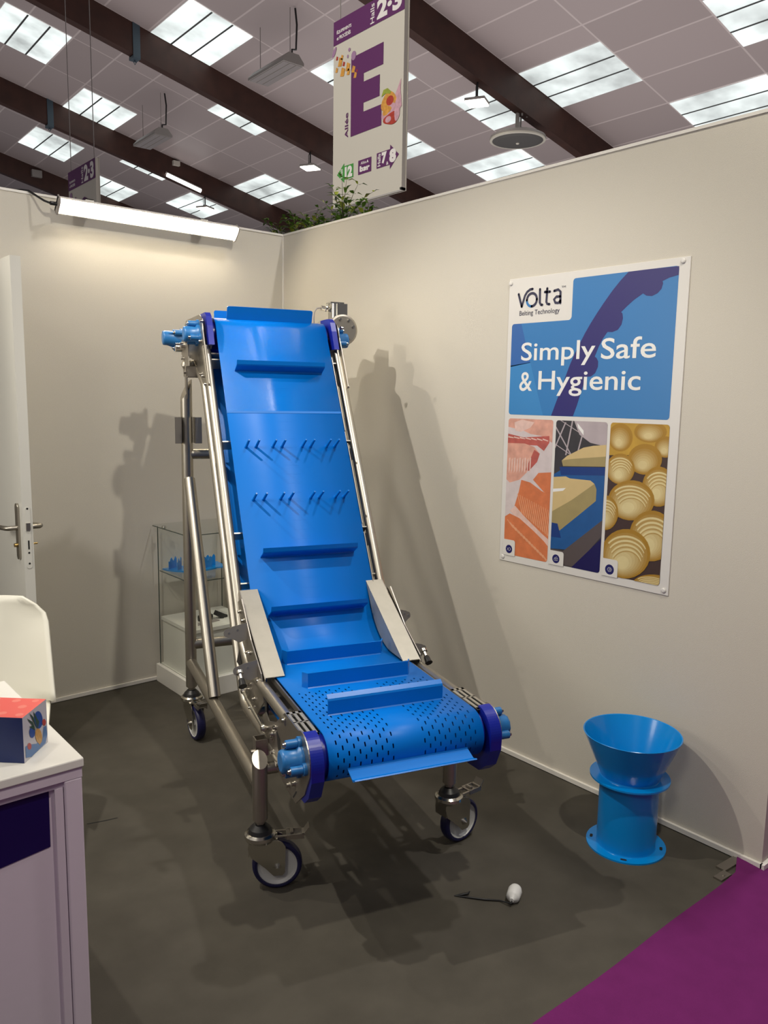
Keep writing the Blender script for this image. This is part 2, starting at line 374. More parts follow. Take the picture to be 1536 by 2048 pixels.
fh.build('latch_bolt', ['hole', 'steel'], door)

# ------------------------------------------------------------------ hall roof
PHI = math.radians(-1.214); SL = .236
EX = Vector((math.cos(PHI), math.sin(PHI), 0)); EY = Vector((-math.sin(PHI), math.cos(PHI), 0))
def rz_(x): return 11.02-SL*x
def rp(x, y, dz=0): q = EX*x+EY*y; return Vector((q.x, q.y, rz_(x)+dz))
X0, X1, Y0, Y1 = -16, 34, -18, 62
c = MB(); c.add([rp(X0, Y0), rp(X1, Y0), rp(X1, Y1), rp(X0, Y1)], [(0, 3, 2, 1)])
ce = c.build('ceiling', 'roof'); struct(ce)
ul = ce.data.uv_layers.new(name='UVMap')
for lp in ce.data.loops:
    co = ce.data.vertices[lp.vertex_index].co
    x = co.dot(EX); y = co.dot(EY); ul.data[lp.index].uv = ((x-4.463)/.994+40.5-.5, (y-4.14)/2.09+40.5-.5)
def hx(x): return 2*x+2.563
def hy(y): return 4.14+2.09*y/1.045
for i, yb in enumerate((2.05, 8.32, 14.59, 20.86, 27.13, 33.4)):
    b = MB(); a = [rp(X0, yb), rp(X1, yb), rp(X1, yb+.22), rp(X0, yb+.22)]; z = [p_-Vector((0, 0, .66)) for p_ in a]
    b.add(a+z, [(0, 1, 2, 3), (7, 6, 5, 4), (0, 4, 5, 1), (2, 6, 7, 3), (1, 5, 6, 2), (0, 3, 7, 4)])
    struct(b.build('trim_%d' % (5+i), 'wood'))
SK = [(.20, 6.27), (1.47, 4.18), (1.47, 7.45), (1.45, 9.58), (2.71, 5.26), (4.21, 7.33), (3.96, 9.45), (2.72, 8.45), (2.73, 10.55), (4.21, 1.045), (4.21, -1.05), (5.43, 0), (5.43, 3.13), (4.21, 2.09), (1.40, 11.6), (2.95, 3.13), (4.21, 4.18), (.2, 2.09), (1.47, 1.045), (2.71, 0), (2.71, 11.6), (.2, 9.6)]
for i, (sx, sy) in enumerate(SK):
    xa, xb, ya, yb = hx(sx), hx(sx+.735), hy(sy), hy(sy+1.035)
    b = MB(); b.add([rp(xa, ya, -.012), rp(xb, ya, -.012), rp(xb, yb, -.012), rp(xa, yb, -.012)], [(0, 3, 2, 1)])
    wdo = struct(b.build('window_%d' % (i+1), 'sky_a'))
    dv = MB()
    for k in (1, 2):
        xm = xa+(xb-xa)*k/3; dv.add([rp(xm-.02, ya, -.02), rp(xm+.02, ya, -.02), rp(xm+.02, yb, -.02), rp(xm-.02, yb, -.02)], [(0, 3, 2, 1)])
    dv.build('pane_divider', 'divider', wdo)
# painted steel bands round the beams
for lab, xb_, yb in (('blue-grey steel band around the beam at the upper left of the roof', 5.17, 14.59), ('blue-grey steel band around the beam above the far small banner', 5.15, 20.86)):
    b = MB(); a = rp(xb_, yb-.012); t_ = rp(xb_, yb+.232)
    for q in (-.012, .232-.012):
        pz = rp(xb_, yb+q); b.box((pz.x, pz.y, pz.z-.35), (.17, .012, .74))
    pz = rp(xb_, yb+.11); b.box((pz.x, pz.y, pz.z-.70), (.17, .25, .06))
    b.path([(pz.x, pz.y, pz.z-.73), (pz.x+.03, pz.y, pz.z-.78), (pz.x, pz.y, pz.z-.83), (pz.x-.03, pz.y, pz.z-.78), (pz.x, pz.y, pz.z-.73)], .01, 6)
    tag(b.build('beam_band', 'clamp'), lab, 'bracket')
# linear high bay fixtures on wires
def highbay(loc, lab):
    t = thing('pendant_light', lab, 'ceiling light', loc, PHI, 'linear pendant fixtures under the roof')
    L = .72
    b = MB(); m = basis((0, -L, 0), (1, 0, 0), (0, 0, 1), (0, 1, 0))
    b.prism([(-.245, 0), (.245, 0), (.245, .05), (.12, .19), (-.12, .19), (-.245, .05)], m, 2*L); b.build('housing', 'fixture', t)
    b = MB()
    for k in (-1, 0, 1): b.box((k*.155, 0, -.004), (.125, 2*L-.08, .008))
    b.build('reflector', 'louver', t)
    zt = rz_(loc[0])-loc[2]
    for y in (-L*.8, L*.85):
        b = MB(); b.cyl((0, y, .17), (0, y, zt), .008, 6); b.build('wire', 'fixture', t)
    b = MB(); b.path([(0, -L*.9, .17), (.0, -L*.9, .28), (.12, -L*.85, .32), (.14, -L*.85, .8), (.10, -L*.85, zt)], .020, 8); b.build('cable', 'black', t)
    return t
highbay((7.08, 11.2, 8.25), 'grey linear fixture on wires nearer the large hanging sign')
highbay((7.13, 17.38, 8.25), 'smaller-looking grey linear fixture on wires above the far small banner')
# square floodlights hung from the beams
def flood(x, y, z, lab):
    q = EX*x+EY*y
    t = thing('floodlight', lab, 'ceiling light', (q.x, q.y, z), .5, 'square lamps under the beams')
    b = MB(); b.box((0, 0, .05), (.42, .42, .05)); b.lathe([(.10, .07), (.06, .14), (0, .15)], 16); b.build('housing', 'fixture', t)
    b = MB(); b.box((0, 0, .012), (.40, .40, .026)); b.build('diffuser', 'glow', t)
    b = MB(); b.cyl((0, 0, .14), (0, 0, .42), .02, 8); b.path([(-.09, 0, .08), (-.1, 0, .3), (-.05, 0, .38), (0, 0, .38)], .01, 6); b.build('hanger', 'black', t)
flood(9.9, 8.43, 7.60, 'glowing square lamp under the nearest beam, right of the sign')
flood(9.95, 14.70, 7.58, 'glowing square lamp under the middle beam, left of the sign')
flood(10.0, 20.97, 7.56, 'glowing square lamp under the far beam, furthest left of the three')
b = MB(); q0 = EX*8.62+EY*20.8; q1 = EX*9.75+EY*20.75
b.cyl((q0.x, q0.y, 8.37), (q1.x, q1.y, 8.06), .06, 10)
tb = tag(b.build('tube_light', 'tubeglow'), 'lit white tube light along the far beam behind the wall lamp', 'ceiling light')
b = MB(); b.cyl((q0.x-.02, q0.y+.06, 8.44), (q1.x+.02, q1.y+.06, 8.13), .05, 8); b.build('tube_holder', 'fixture', tb)
# round disc lamp
t = thing('disc_light', 'round dark-faced disc lamp with pale rim hanging under the nearest beam', 'ceiling light', (11.42, 8.25, 7.16))
b = MB(); b.lathe([(0, .17), (.10, .17), (.12, .13), (.50, .13), (.60, .08), (.61, .035), (.58, .035)], 40); b.build('housing', 'fixture', t)
b = MB(); b.lathe([(.60, .04), (.605, .0), (.56, -.01), (.55, .0)], 40); b.build('rim_light', 'sign', t)
b = MB(); b.lathe([(.555, 0), (.45, -.03), (0, -.05)], 40); b.lathe([(.04, -.05), (.03, -.07), (0, -.075)], 12, 1); b.build('disc_face', ['hole', 'sign'], t)
bpy.data.objects['disc_face'].data.materials[0] = M['discface']
b = MB(); b.cyl((-.03, 0, .15), (-.03, 0, .62), .045, 10); b.cyl((.08, 0, .15), (.08, 0, .50), .02, 8); b.build('stem', 'fixture', t)
b = MB(); b.cyl((.0, -.1, .50), (.0, -.1, .95), .02, 8); b.cyl((.16, -.1, .5), (.16, -.1, .98), .02, 8); b.box((.16, -.1, .96), (.08, .08, .10)); b.build('conduit', 'fixture', t)

for (x, y, z, lab, sz, mt_) in ((9.38, 20.62, 8.77, 'small cream box on the upper edge of the beam behind the two wire-hung fixtures', (.22, .12, .14), 'sign'), (7.08, 26.93, 9.24, 'small grey junction box on the farthest roof beam at the left edge', (.34, .14, .24), 'fixture')):
    b = MB(); b.box((x, y, z), sz); tag(b.build('junction_box', mt_), lab, 'box')

# ------------------------------------------------------------------ wall lamp (LED batten) on the back wall
t = thing('batten_lamp', 'lit white batten lamp fixed along the top of the back wall', 'wall lamp', (-.835, -.085, 2.452))
L = .475
A45 = math.radians(42)
ez = Vector((0, -math.cos(A45), -math.sin(A45))); ey = Vector((0, -math.sin(A45), math.cos(A45)))   # light leans out and down
m = basis((-L, 0, 0), ez, ey, (1, 0, 0))
b = MB(); b.prism([(-.012, -.036), (.012, -.042), (.012, -.038), (.0, -.037), (0, .037), (.012, .038), (.012, .042), (-.012, .036)], m, 2*L); b.build('housing', 'alu_white', t)
b = MB(); b.prism([(.005, -.036), (.013, -.036), (.017, -.028), (.017, .028), (.013, .036), (.005, .036)], basis((-L+.006, 0, 0), ez, ey, (1, 0, 0)), 2*L-.012); b.build('diffuser', 'ledglow', t)
for sx in (-1, 1):
    b = MB(); b.prism([(-.015, -.042), (.024, -.042), (.030, -.024), (.030, .024), (.024, .042), (-.015, .042)], basis((sx*L-(.006 if sx > 0 else 0), 0, 0), ez, ey, (1, 0, 0)), .006)
    b.build('end_cap', 'fixture', t)
for x in (-.31, .30):
    b = MB(); b.bb((x-.02, .000, .0), (x+.02, .085, .006)); b.bb((x-.02, .02, .0), (x+.02, .085, .052)); b.bb((x-.02, .02, .048), (x+.02, .135, .052)); b.build('bracket', 'alu_white', t)
b = MB(); b.cyl((-L-.03, 0, .0), (-L, 0, 0), .009, 10); b.path([(-L-.03, 0, 0), (-L-.05, .02, .01), (-L-.075, .055, .035), (-L-.10, .078, .056), (-L-.12, .12, .064), (-L-.2, .16, .05)], .005, 8); b.build('cable', 'black', t)

# ------------------------------------------------------------------ hanging banners
def banner(px0, label, X, yl, yr, zt, zb, second=False):
    t = thing('hanging_sign', label, 'sign', (X, (yl+yr)/2, zb))
    W_, H_ = abs(yl-yr), zt-zb
    b = MB(); b.bb((0, -W_/2, 0), (.05, W_/2, H_)); b.bb((.05, -W_/2-.004, -.006), (.058, W_/2+.004, H_+.01)); o = b.build('board', 'sign', t)
    m = basis((-.002, W_/2, 0), (0, -1, 0), (0, 0, 1), (-1, 0, 0))     # x right as seen, y up
    def P(x, y): return (x*W_, y*H_)
    b = MB()
    def quad(x0, y0, x1, y1, mi, z=0): b.add([m @ Vector((x0*W_, y0*H_, z)), m @ Vector((x1*W_, y0*H_, z)), m @ Vector((x1*W_, y1*H_, z)), m @ Vector((x0*W_, y1*H_, z))], [(0, 1, 2, 3)], mi)
    return t, m, W_, H_, quad, b
m_ = None
SX = 2.5
YL, YR, ZT, ZB = 2.915, 1.835, 5.29, 3.505
t, m, W_, H_, quad, b = banner(0, 'large white hanging banner with a big purple letter E above the right wall', SX, YL, YR, ZT, ZB)
def sg(px, py):       # spot on the banner as fractions of its width and height
    y, z = on_x(px, py, SX); return (YL-y)/W_, (z-ZB)/H_
def z3(x, y): return sg(640+x/4.267, y/4.267)
def poly(bm, pts, mi=0, z=0, mm=None, w=None, h=None):
    mm = mm or m; w = w or W_; h = h or H_
    bm.add([mm @ Vector((x*w, y*h, z)) for x, y in pts], [tuple(range(len(pts)))], mi)
py0 = z3(115, 402)[1]
b = MB(); poly(b, [(0, py0), (1, py0), (1, 1), (0, 1)], z=.001); b.build('banner_header', 'signpurple', t)
b = MB()
def tx(s, xa, ya, xb, yb, mi=0, bold=0, rot=0, z=.002, bm=None):
    text_on(bm or b, s, m, xa*W_, xb*W_, ya*H_, yb*H_, mi, bold, rot, z)
hdr = 1-py0
tx('ÉQUIPEMENTS', .05, py0+.052, .27, py0+.076, bold=.03); tx('et PROCÉDÉS', .05, py0+.022, .26, py0+.046, bold=.03)
b.build('banner_caption', 'signwhite', t); b = MB()
tx('Halls', .545, py0+.012, .60, 1-.015, rot=1, bold=.01)
tx('2·3', .635, py0+.016, .965, 1-.012, bold=.05)
b.build('banner_lettering', 'signwhite', t)
def rect(x0, y0, x1, y1): return [(x0, y0), (x1, y0), (x1, y1), (x0, y1)]
eL = z3(265, 900)[0]; eT = .5*(z3(280, 490)[1]+z3(543, 357)[1]); eB = .5*(z3(267, 1168)[1]+z3(533, 1065)[1]); eR = z3(543, 450)[0]
eh = eT-eB; st = z3(374, 700)[0]
b = MB()
a1 = .5*(z3(374, 625)[1]+z3(543, 545)[1]); a2 = .5*(z3(374, 697)[1]+z3(520, 630)[1]); a3 = .5*(z3(372, 880)[1]+z3(517, 812)[1]); a4 = .5*(z3(372, 955)[1]+z3(530, 885)[1])
poly(b, [(eL, eB), (eR-.015, eB), (eR-.015, a4), (st, a4), (st, a3), (eR-.045, a3), (eR-.045, a2), (st, a2), (st, a1), (eR, a1), (eR, eT), (eL, eT)], z=.001)
tx('Allée', .185, eB+.002, .235, eB+.135, rot=1, bold=.02, z=.001)
# bar square and arrows
rb = [z3(328, 1375), z3(440, 1335), z3(438, 1460), z3(326, 1495)]
bx0, bx1 = rb[0][0], rb[1][0]; by0, by1 = (rb[2][1]+rb[3][1])/2, (rb[0][1]+rb[1][1])/2
poly(b, rect(bx0, by0, bx1, by1), z=.001)
ax0, ax1, ax2 = z3(485, 1400)[0], z3(600, 1300)[0], z3(675, 1310)[0]
ay0, ay1 = (z3(485, 1440)[1]+z3(605, 1405)[1])/2, (z3(490, 1310)[1]+z3(605, 1270)[1])/2
poly(b, [(ax0, ay0), (ax1, ay0), (ax1, ay0-.022), (ax2, (ay0+ay1)/2), (ax1, ay1+.022), (ax1, ay1), (ax0, ay1)], z=.001)
b.build('banner_print', 'signpurple', t)
gx0, gx1, gx2 = z3(147, 1500)[0], z3(208, 1480)[0], z3(286, 1450)[0]
gy0, gy1 = (z3(208, 1540)[1]+z3(286, 1505)[1])/2, (z3(210, 1420)[1]+z3(286, 1392)[1])/2
b = MB(); poly(b, [(gx0, (gy0+gy1)/2), (gx1, gy0-.016), (gx1, gy0), (gx2, gy0), (gx2, gy1), (gx1, gy1), (gx1, gy1+.016)], z=.001); b.build('green_arrow', 'signgreen', t)
b = MB()
tx('Hall', gx0+.055, gy0+.012, gx0+.09, gy1-.012, rot=1, bold=.02); tx('12', gx1+.01, gy0+.006, gx2-.015, gy1-.006, bold=.07)
b.build('arrow_lettering', 'signwhite', t); b = MB()
bw = bx1-bx0
tx('Allée', bx0+.2*bw, by1-.025, bx0+.62*bw, by1-.010, bold=.01); tx('A', bx0+.65*bw, by1-.025, bx0+.80*bw, by1-.010, bold=.05); tx('bar', bx0+.12*bw, by0+.012, bx1-.1*bw, by1-.032, bold=.07)
b.build('bar_lettering', 'signwhite', t); b = MB()
tx('Halls', ax0+.015, ay0+.008, ax0+.055, ay1-.006, rot=1, bold=.02); tx('7', ax0+.07, ay0+.016, ax0+.14, ay1-.004, bold=.07); tx('&', ax0+.135, ay0+.004, ax0+.165, ay0+.020, bold=.02); tx('8', ax0+.175, ay0+.008, ax0+.265, ay1-.002, bold=.07)
b.build('arrow_lettering', 'signwhite', t)
# fruit pictures: loose cubes and a halved stone fruit with a splash
M['peach'] = mat('print_peach', (.75, .33, .06), .5, noise=.5, nscale=30); M['peachred'] = mat('print_red', (.45, .05, .03), .5, noise=.4, nscale=40); M['pink'] = mat('print_pink', (.62, .36, .42), .5, noise=.4, nscale=30); M['mauve'] = mat('print_mauve', (.38, .22, .36), .5)
def blob(bm, cx, cy, rx, ry, mi=0, z=.003, n=14, wob=.0, rot=0):
    pts = []
    for i in range(n):
        a = 2*PI*i/n; k = 1+wob*math.sin(3*a+cx*50); x, y = rx*k*math.cos(a), ry*k*math.sin(a)
        pts.append((cx+x*math.cos(rot)-y*math.sin(rot), cy+x*math.sin(rot)+y*math.cos(rot)))
    poly(bm, pts, mi, z)
b = MB()
for x, y, r in ((148, 500, 8), (175, 530, 18), (190, 490, 10), (240, 570, 17), (195, 615, 18), (145, 600, 10), (245, 612, 13), (288, 590, 14), (303, 640, 12), (205, 545, 9), (318, 603, 5)):
    X_, Y_ = z3(x, y); k = r/4.267/115
    poly(b, [(X_-k, Y_-k*.5), (X_+k*.5, Y_-k*.7), (X_+k, Y_+k*.3), (X_-k*.3, Y_+k*.7)], 0 if r > 9 else 1, .0025)
blob(b, *z3(290, 475), .035, .024, 3); blob(b, *z3(253, 425), .017, .010, 3); blob(b, *z3(240, 482), .012, .009, 3); blob(b, *z3(125, 450), .04, .016, 3, rot=.6)
blob(b, *z3(590, 870), .105, .048, 0, .0024, 20, .08); blob(b, *z3(600, 960), .11, .042, 2, .0026, 20, .10); blob(b, *z3(610, 1010), .10, .030, 1, .0028, 20, .12); blob(b, *z3(570, 940), .06, .025, 0, .0030, 12, .2)
blob(b, *z3(600, 858), .05, .024, 1, .0032, 16); blob(b, *z3(660, 940), .035, .055, 2, .0034, 14, .1); blob(b, *z3(585, 1020), .04, .016, 2, .0036, 14)
poly(b, [z3(630, 850), z3(695, 665), z3(690, 760), z3(700, 900), z3(660, 960)], 2, .0023)
b.build('fruit_picture', ['peach', 'peachred', 'pink', 'mauve'], t)
b = MB(); poly(b, [z3(527, 830), z3(545, 770), z3(580, 752), z3(612, 780), z3(600, 800), z3(560, 800)], 0, .0038); b.build('leaf_picture', 'leafpale', t)
b = MB(); b.bb((-.006, W_*.46, .07), (-.001, W_*.43, .105)); b.build('corner_clip', 'hole', t); b = MB(); b.bb((-.004, -W_/2, -.0), (.05, -W_/2+.02, .02)); b.build('corner_clip', 'hole', t)
for y in (-.46, .46):
    b = MB(); b.cyl((.02, y, H_), (.02, y, rz_(SX)-ZB), .006, 6); b.build('wire', 'fixture', t)
# second banner, further back
SX2 = 1.76
t, m, W_, H_, quad, b = banner(0, 'small-looking far hanging banner half hidden behind the lamp on the back wall', SX2, 8.53, 7.45, 4.79, 3.02)
py0 = 1-.150
b = MB(); poly(b, [(0, py0), (1, py0), (1, 1), (0, 1)], z=.001); b.build('banner_header', 'signpurple', t)
b = MB()
tx('ÉQUIPEMENTS', .05, py0+.052, .27, py0+.076, bold=.03); tx('et PROCÉDÉS', .05, py0+.022, .26, py0+.046, bold=.03)
b.build('banner_caption', 'signwhite', t); b = MB()
tx('Halls', .50, py0+.012, .57, 1-.015, rot=1, bold=.01); tx('2·3', .60, py0+.012, .95, 1-.012, bold=.05)
b.build('banner_lettering', 'signwhite', t)
b = MB(); poly(b, [(.35, py0-.18), (.45, py0-.12), (.58, py0-.10), (.68, py0-.12), (.75, py0-.19), (.75, .2), (.35, .2)], z=.001); b.build('banner_print', 'signpurple', t)
b = MB(); blob(b, .09, py0-.05, .05, .03, 0); blob(b, .1, py0-.13, .02, .01, 0); blob(b, .26, py0-.09, .03, .02, 0); b.build('fruit_picture', 'mauve', t)
for y in (-.46, .46):
    b = MB(); b.cyl((.02, y, H_), (.02, y, rz_(SX2)-3.02), .006, 6); b.build('wire', 'fixture', t)

# ------------------------------------------------------------------ plants in a trough hung behind the right wall
b = MB(); b.bb((.048, -.75, 2.24), (.062, .42, 2.46)); b.bb((.27, -.75, 2.24), (.285, .42, 2.46)); b.bb((.048, -.75, 2.22), (.285, .42, 2.25)); b.bb((.05, -.76, 2.22), (.285, -.745, 2.46)); b.bb((.05, .405, 2.22), (.285, .42, 2.46)); b.bb((.06, -.74, 2.40), (.272, .41, 2.43), 1)
tag(b.build('plant_trough', ['fixture', 'hole']), 'grey trough hung behind the top of the right wall, holding the green plants', 'planter')
def plant(loc, h, n, seed, lab):
    rd = random.Random(seed); t = thing('leafy_plant', lab, 'plant', loc, 0, 'plants behind the top of the right wall')
    st, lf = MB(), MB()
    for i in range(n):
        a = rd.uniform(0, 2*PI); lean = rd.uniform(.05, .55); hh = h*rd.uniform(.55, 1.0)
        pts = []
        for k in range(7):
            q = k/6; pts.append(Vector((math.cos(a)*lean*hh*q*q*1.0, math.sin(a)*lean*hh*q*q*.9, hh*(q-.18*q*q*lean*2))))
        st.path(pts, .0025, 5, rs=[.003-.002*k/6 for k in range(7)])
        for k in range(2, 7):
            for s in (-1, 1):
                p = pts[k]; L_ = rd.uniform(.045, .085)*(1.15-.4*k/6); w = L_*.19; b_ = a+s*rd.uniform(.5, 1.5); up = rd.uniform(-.2, .8)
                d = Vector((math.cos(b_), math.sin(b_), up)).normalized(); sd = d.cross(Vector((0, 0, 1))).normalized(); nn = sd.cross(d)
                mid = p+d*L_*.5+nn*L_*.1; tip = p+d*L_-nn*L_*.12
                lf.add([p, mid-sd*w, mid+sd*w, tip, p+d*L_*.25+sd*w*.8, p+d*L_*.25-sd*w*.8], [(0, 4, 2, 1, 5), (1, 2, 3)], 1 if rd.random() < .2 else 0, True)
    st.build('stem', 'stem', t); lf.build('leaf', ['leaf', 'leafpale'], t, kind='stuff')
for k, (y, h, n, lab) in enumerate(((.29, .25, 9, 'low green plant nearest the wall corner, leftmost behind the wall top'), (.10, .27, 10, 'bushy low green plant second from the wall corner'), (-.06, .28, 9, 'green plant with drooping tips left of the banner edge'), (-.20, .20, 6, 'sparse short green plant at the left edge under the banner'), (-.35, .40, 12, 'tallest dark green plant in front of the banner bottom'), (-.54, .24, 7, 'arching green plant right of the tallest one, under the banner'))):
    plant((.17, y, 2.431), h, n, 11+k, lab)

# ------------------------------------------------------------------ poster on the right wall
PYL, PYR, PZB, PZT = -1.752, -2.572, .877, 2.081
t = thing('poster', 'white framed wall poster with blue print and three food pictures on the right wall', 'poster', (0, (PYL+PYR)/2, PZB))
PW, PH = PYL-PYR, PZT-PZB
b = MB(); b.bb((-.0045, -PW/2, 0), (-.0005, PW/2, PH)); bevel(b.build('board', 'panelwhite', t), .001)
pm = basis((-.0047, PW/2, 0), (0, -1, 0), (0, 0, 1), (-1, 0, 0))
def q3(x, y, sc=3.657, ox=980, oy=500):
    yy, zz = on_x(ox+x/sc, oy+y/sc, 0); return (PYL-yy, zz-PZB)
def q4(x, y): return q3(x, y, 3.657, 980, 820)
def pp(bm, pts, mi=0, z=0): bm.add([pm @ Vector((x, y, z)) for x, y in pts], [tuple(range(len(pts)))], mi)
def rrect(x0, y0, x1, y1, r, n=5):
    return arc(x1-r, y1-r, r, 0, 90, n)+arc(x0+r, y1-r, r, 90, 180, n)+arc(x0+r, y0+r, r, 180, 270, n)+arc(x1-r, y0+r, r, 270, 360, n)
def clip(sub, cl):
    # Sutherland-Hodgman against a convex outline given anticlockwise
    out = sub
    for i in range(len(cl)):
        a, b2 = cl[i], cl[(i+1) % len(cl)]
        if abs(a[0]-b2[0])+abs(a[1]-b2[1]) < 1e-9: continue
        def ins(p): return (b2[0]-a[0])*(p[1]-a[1])-(b2[1]-a[1])*(p[0]-a[0]) >= 0
        inp = out; out = []
        if not inp: break
        s = inp[-1]
        for e in inp:
            if ins(e) != ins(s):
                d1 = (b2[0]-a[0])*(s[1]-a[1])-(b2[1]-a[1])*(s[0]-a[0]); d2 = (b2[0]-a[0])*(e[1]-a[1])-(b2[1]-a[1])*(e[0]-a[0]); k = d1/(d1-d2)
                out.append((s[0]+(e[0]-s[0])*k, s[1]+(e[1]-s[1])*k))
            if ins(e): out.append(e)
            s = e
    return out
bx0 = (q3(170, 560)[0]+q3(140, 1190)[0])/2; bx1 = (q3(1396, 130)[0]+q3(1312, 1220)[0])/2
bz1 = (q3(630, 205)[1]+q3(1380, 118)[1])/2; bz0 = (q3(150, 1206)[1]+q3(1300, 1238)[1])/2
nx = (q3(618, 230)[0]+q3(600, 480)[0])/2; nz = (q3(180, 545)[1]+q3(590, 510)[1])/2
rr = .012
panel = arc(bx1-rr, bz1-rr, rr, 0, 90, 5)+arc(nx+rr, bz1-rr, rr, 90, 180, 5)+[(nx, nz+rr), (nx-.004, nz+.004), (nx-rr, nz)]+arc(bx0+rr, nz-rr, rr, 90, 180, 5)+arc(bx0+rr, bz0+rr, rr, 180, 270, 5)+arc(bx1-rr, bz0+rr, rr, 270, 360, 5)
b = MB(); pp(b, panel, 0, .0002)
pan = rrect(bx0, bz0, bx1, bz1, rr)
low = rrect(bx0, bz0, bx1, nz, rr)
tri = [q3(165, 545), q3(165, 830), q3(145, 1000), q3(300, 820), q3(262, 660), q3(235, 545)]
pp(b, clip([q3(150, 540), q3(135, 860), q3(300, 825), q3(235, 540)][::1], low), 1, .0004)
pp(b, clip([q3(140, 850), q3(130, 1240), q3(400, 1240), q3(300, 822)], low), 2, .0004)
b.build('blue_print', ['prblue', 'prblue2', 'prblue3'], t)
# the dark belt shape: outer curve then inner curve with lugs
outer = [(1020, 160), (960, 225), (900, 300), (840, 385), (790, 460), (740, 540), (700, 610), (660, 690), (625, 760), (590, 840), (560, 920), (520, 1030), (490, 1110), (452, 1212)]
inner = [(612, 1215), (640, 1140), (668, 1050), (690, 985), (712, 928), (745, 925), (775, 900), (795, 855), (797, 815), (785, 790), (772, 780), (800, 710), (830, 650), (865, 600), (900, 601), (940, 585), (968, 545), (978, 500), (975, 465), (965, 455), (1010, 410), (1060, 365), (1125, 318), (1150, 335), (1190, 338), (1230, 318), (1260, 285), (1272, 245), (1268, 228), (1320, 202), (1395, 182)]
top_ = [(1396, 118)]
b = MB()
O = [q3(*p_) for p_ in outer]; I = [q3(*p_) for p_ in inner][::-1]
# strip of quads between both curves, evenly matched by length
def resamp(pts, n):
    ds = [0]
    for i in range(1, len(pts)): ds.append(ds[-1]+math.dist(pts[i], pts[i-1]))
    out = []
    for k in range(n+1):
        s = ds[-1]*k/n; i = max(1, next((j for j in range(len(ds)) if ds[j] >= s-1e-9), len(ds)-1)); f_ = (s-ds[i-1])/max(1e-9, ds[i]-ds[i-1])
        out.append((pts[i-1][0]+(pts[i][0]-pts[i-1][0])*f_, pts[i-1][1]+(pts[i][1]-pts[i-1][1])*f_))
    return out
O = [q3(1396, 118), (O[0][0]+.10, bz1), (O[0][0]+.05, bz1)]+O
shape = [(min(bx1-.0005, x), min(bz1, max(bz0, y))) for x, y in O+I[::-1]]
pp(b, shape, 0, .0006)
b.build('dark_belt_print', 'prnavy', t)
b = MB()
def ptx(s, x0, x1, y0, y1, mi=0, bold=0, z=.0009): text_on(b, s, pm, x0, x1, y0, y1, mi, bold, 0, z)
s0, s1 = q3(235, 815), q3(1225, 785)
base1 = (q3(240, 818)[1]+q3(1220, 785)[1])/2
ptx('Simply', q3(235, 750)[0], q3(775, 750)[0], (q3(540, 843)[1]+q3(730, 843)[1])/2, (q3(270, 680)[1]+q3(660, 655)[1])/2, bold=.008)
ptx('Safe', q3(820, 720)[0], q3(1222, 720)[0], (q3(860, 800)[1]+q3(1180, 788)[1])/2, (q3(870, 645)[1]+q3(1110, 630)[1])/2, bold=.008)
ptx('&', q3(222, 960)[0], q3(315, 960)[0], q3(265, 1032)[1], q3(265, 893)[1], bold=.008)
ptx('Hygienic', q3(360, 960)[0], q3(1108, 960)[0], (q3(500, 1068)[1]+q3(600, 1068)[1])/2, (q3(370, 890)[1]+q3(970, 870)[1])/2, bold=.008)
b.build('poster_headline', 'prwhite', t)
b = MB()
ptx('Belting Technology', q3(222, 465)[0], q3(515, 450)[0], q3(340, 483)[1], q3(340, 437)[1], bold=.0)
ptx('TM', q3(530, 268)[0], q3(560, 268)[0], q3(545, 277)[1], q3(545, 262)[1], bold=.0)
def stroke(bm, pts, w, mi=0, z=.0008):
    pts = [Vector((p_[0], p_[1], 0)) for p_ in pts]; L_, R2 = [], []
    for i, p_ in enumerate(pts):
        a_ = pts[max(0, i-1)]; c_ = pts[min(len(pts)-1, i+1)]; d = (c_-a_).normalized(); n_ = Vector((-d.y, d.x, 0))*w/2
        L_.append(p_+n_); R2.append(p_-n_)
    vs = [pm @ Vector((v.x, v.y, z)) for v in L_+R2]; k = len(pts)
    bm.add(vs, [(i+1, i, k+i, k+i+1) for i in range(k-1)], mi)
    for e in (pts[0], pts[-1]): pp(bm, arc(e.x, e.y, w/2, 0, 330, 11), mi, z)
sw = .0105
stroke(b, [q3(216, 325), q3(238, 415)], sw); stroke(b, [q3(238, 415), q3(250, 375), q3(262, 335), q3(278, 308), q3(300, 290), q3(318, 286)], sw)
cx_, cy_ = q3(312, 365); rx_ = (q3(350, 362)[0]-q3(277, 368)[0])/2; ry_ = (q3(312, 318)[1]-q3(312, 413)[1])/2
oc = [(cx_+rx_*math.cos(2*PI*i/24), cy_+ry_*math.sin(2*PI*i/24)) for i in range(25)]
stroke(b, oc[:13]+[], sw, 0); stroke(b, oc[18:], sw, 0); stroke(b, oc[12:19], sw, 1)
stroke(b, [q3(372, 288), q3(370, 385), q3(378, 402), q3(388, 402)], sw)
stroke(b, [q3(425, 282), q3(418, 380), q3(425, 395), q3(440, 397)], sw); stroke(b, [q3(408, 308), q3(445, 306)], sw)
stroke(b, [q3(476, 300), q3(505, 290), q3(522, 305), q3(520, 388)], sw); stroke(b, [q3(518, 340), q3(492, 342), q3(474, 362), q3(484, 386), q3(505, 388), q3(520, 372)], sw)
b.build('poster_logo', ['ink', 'prblue'], t)
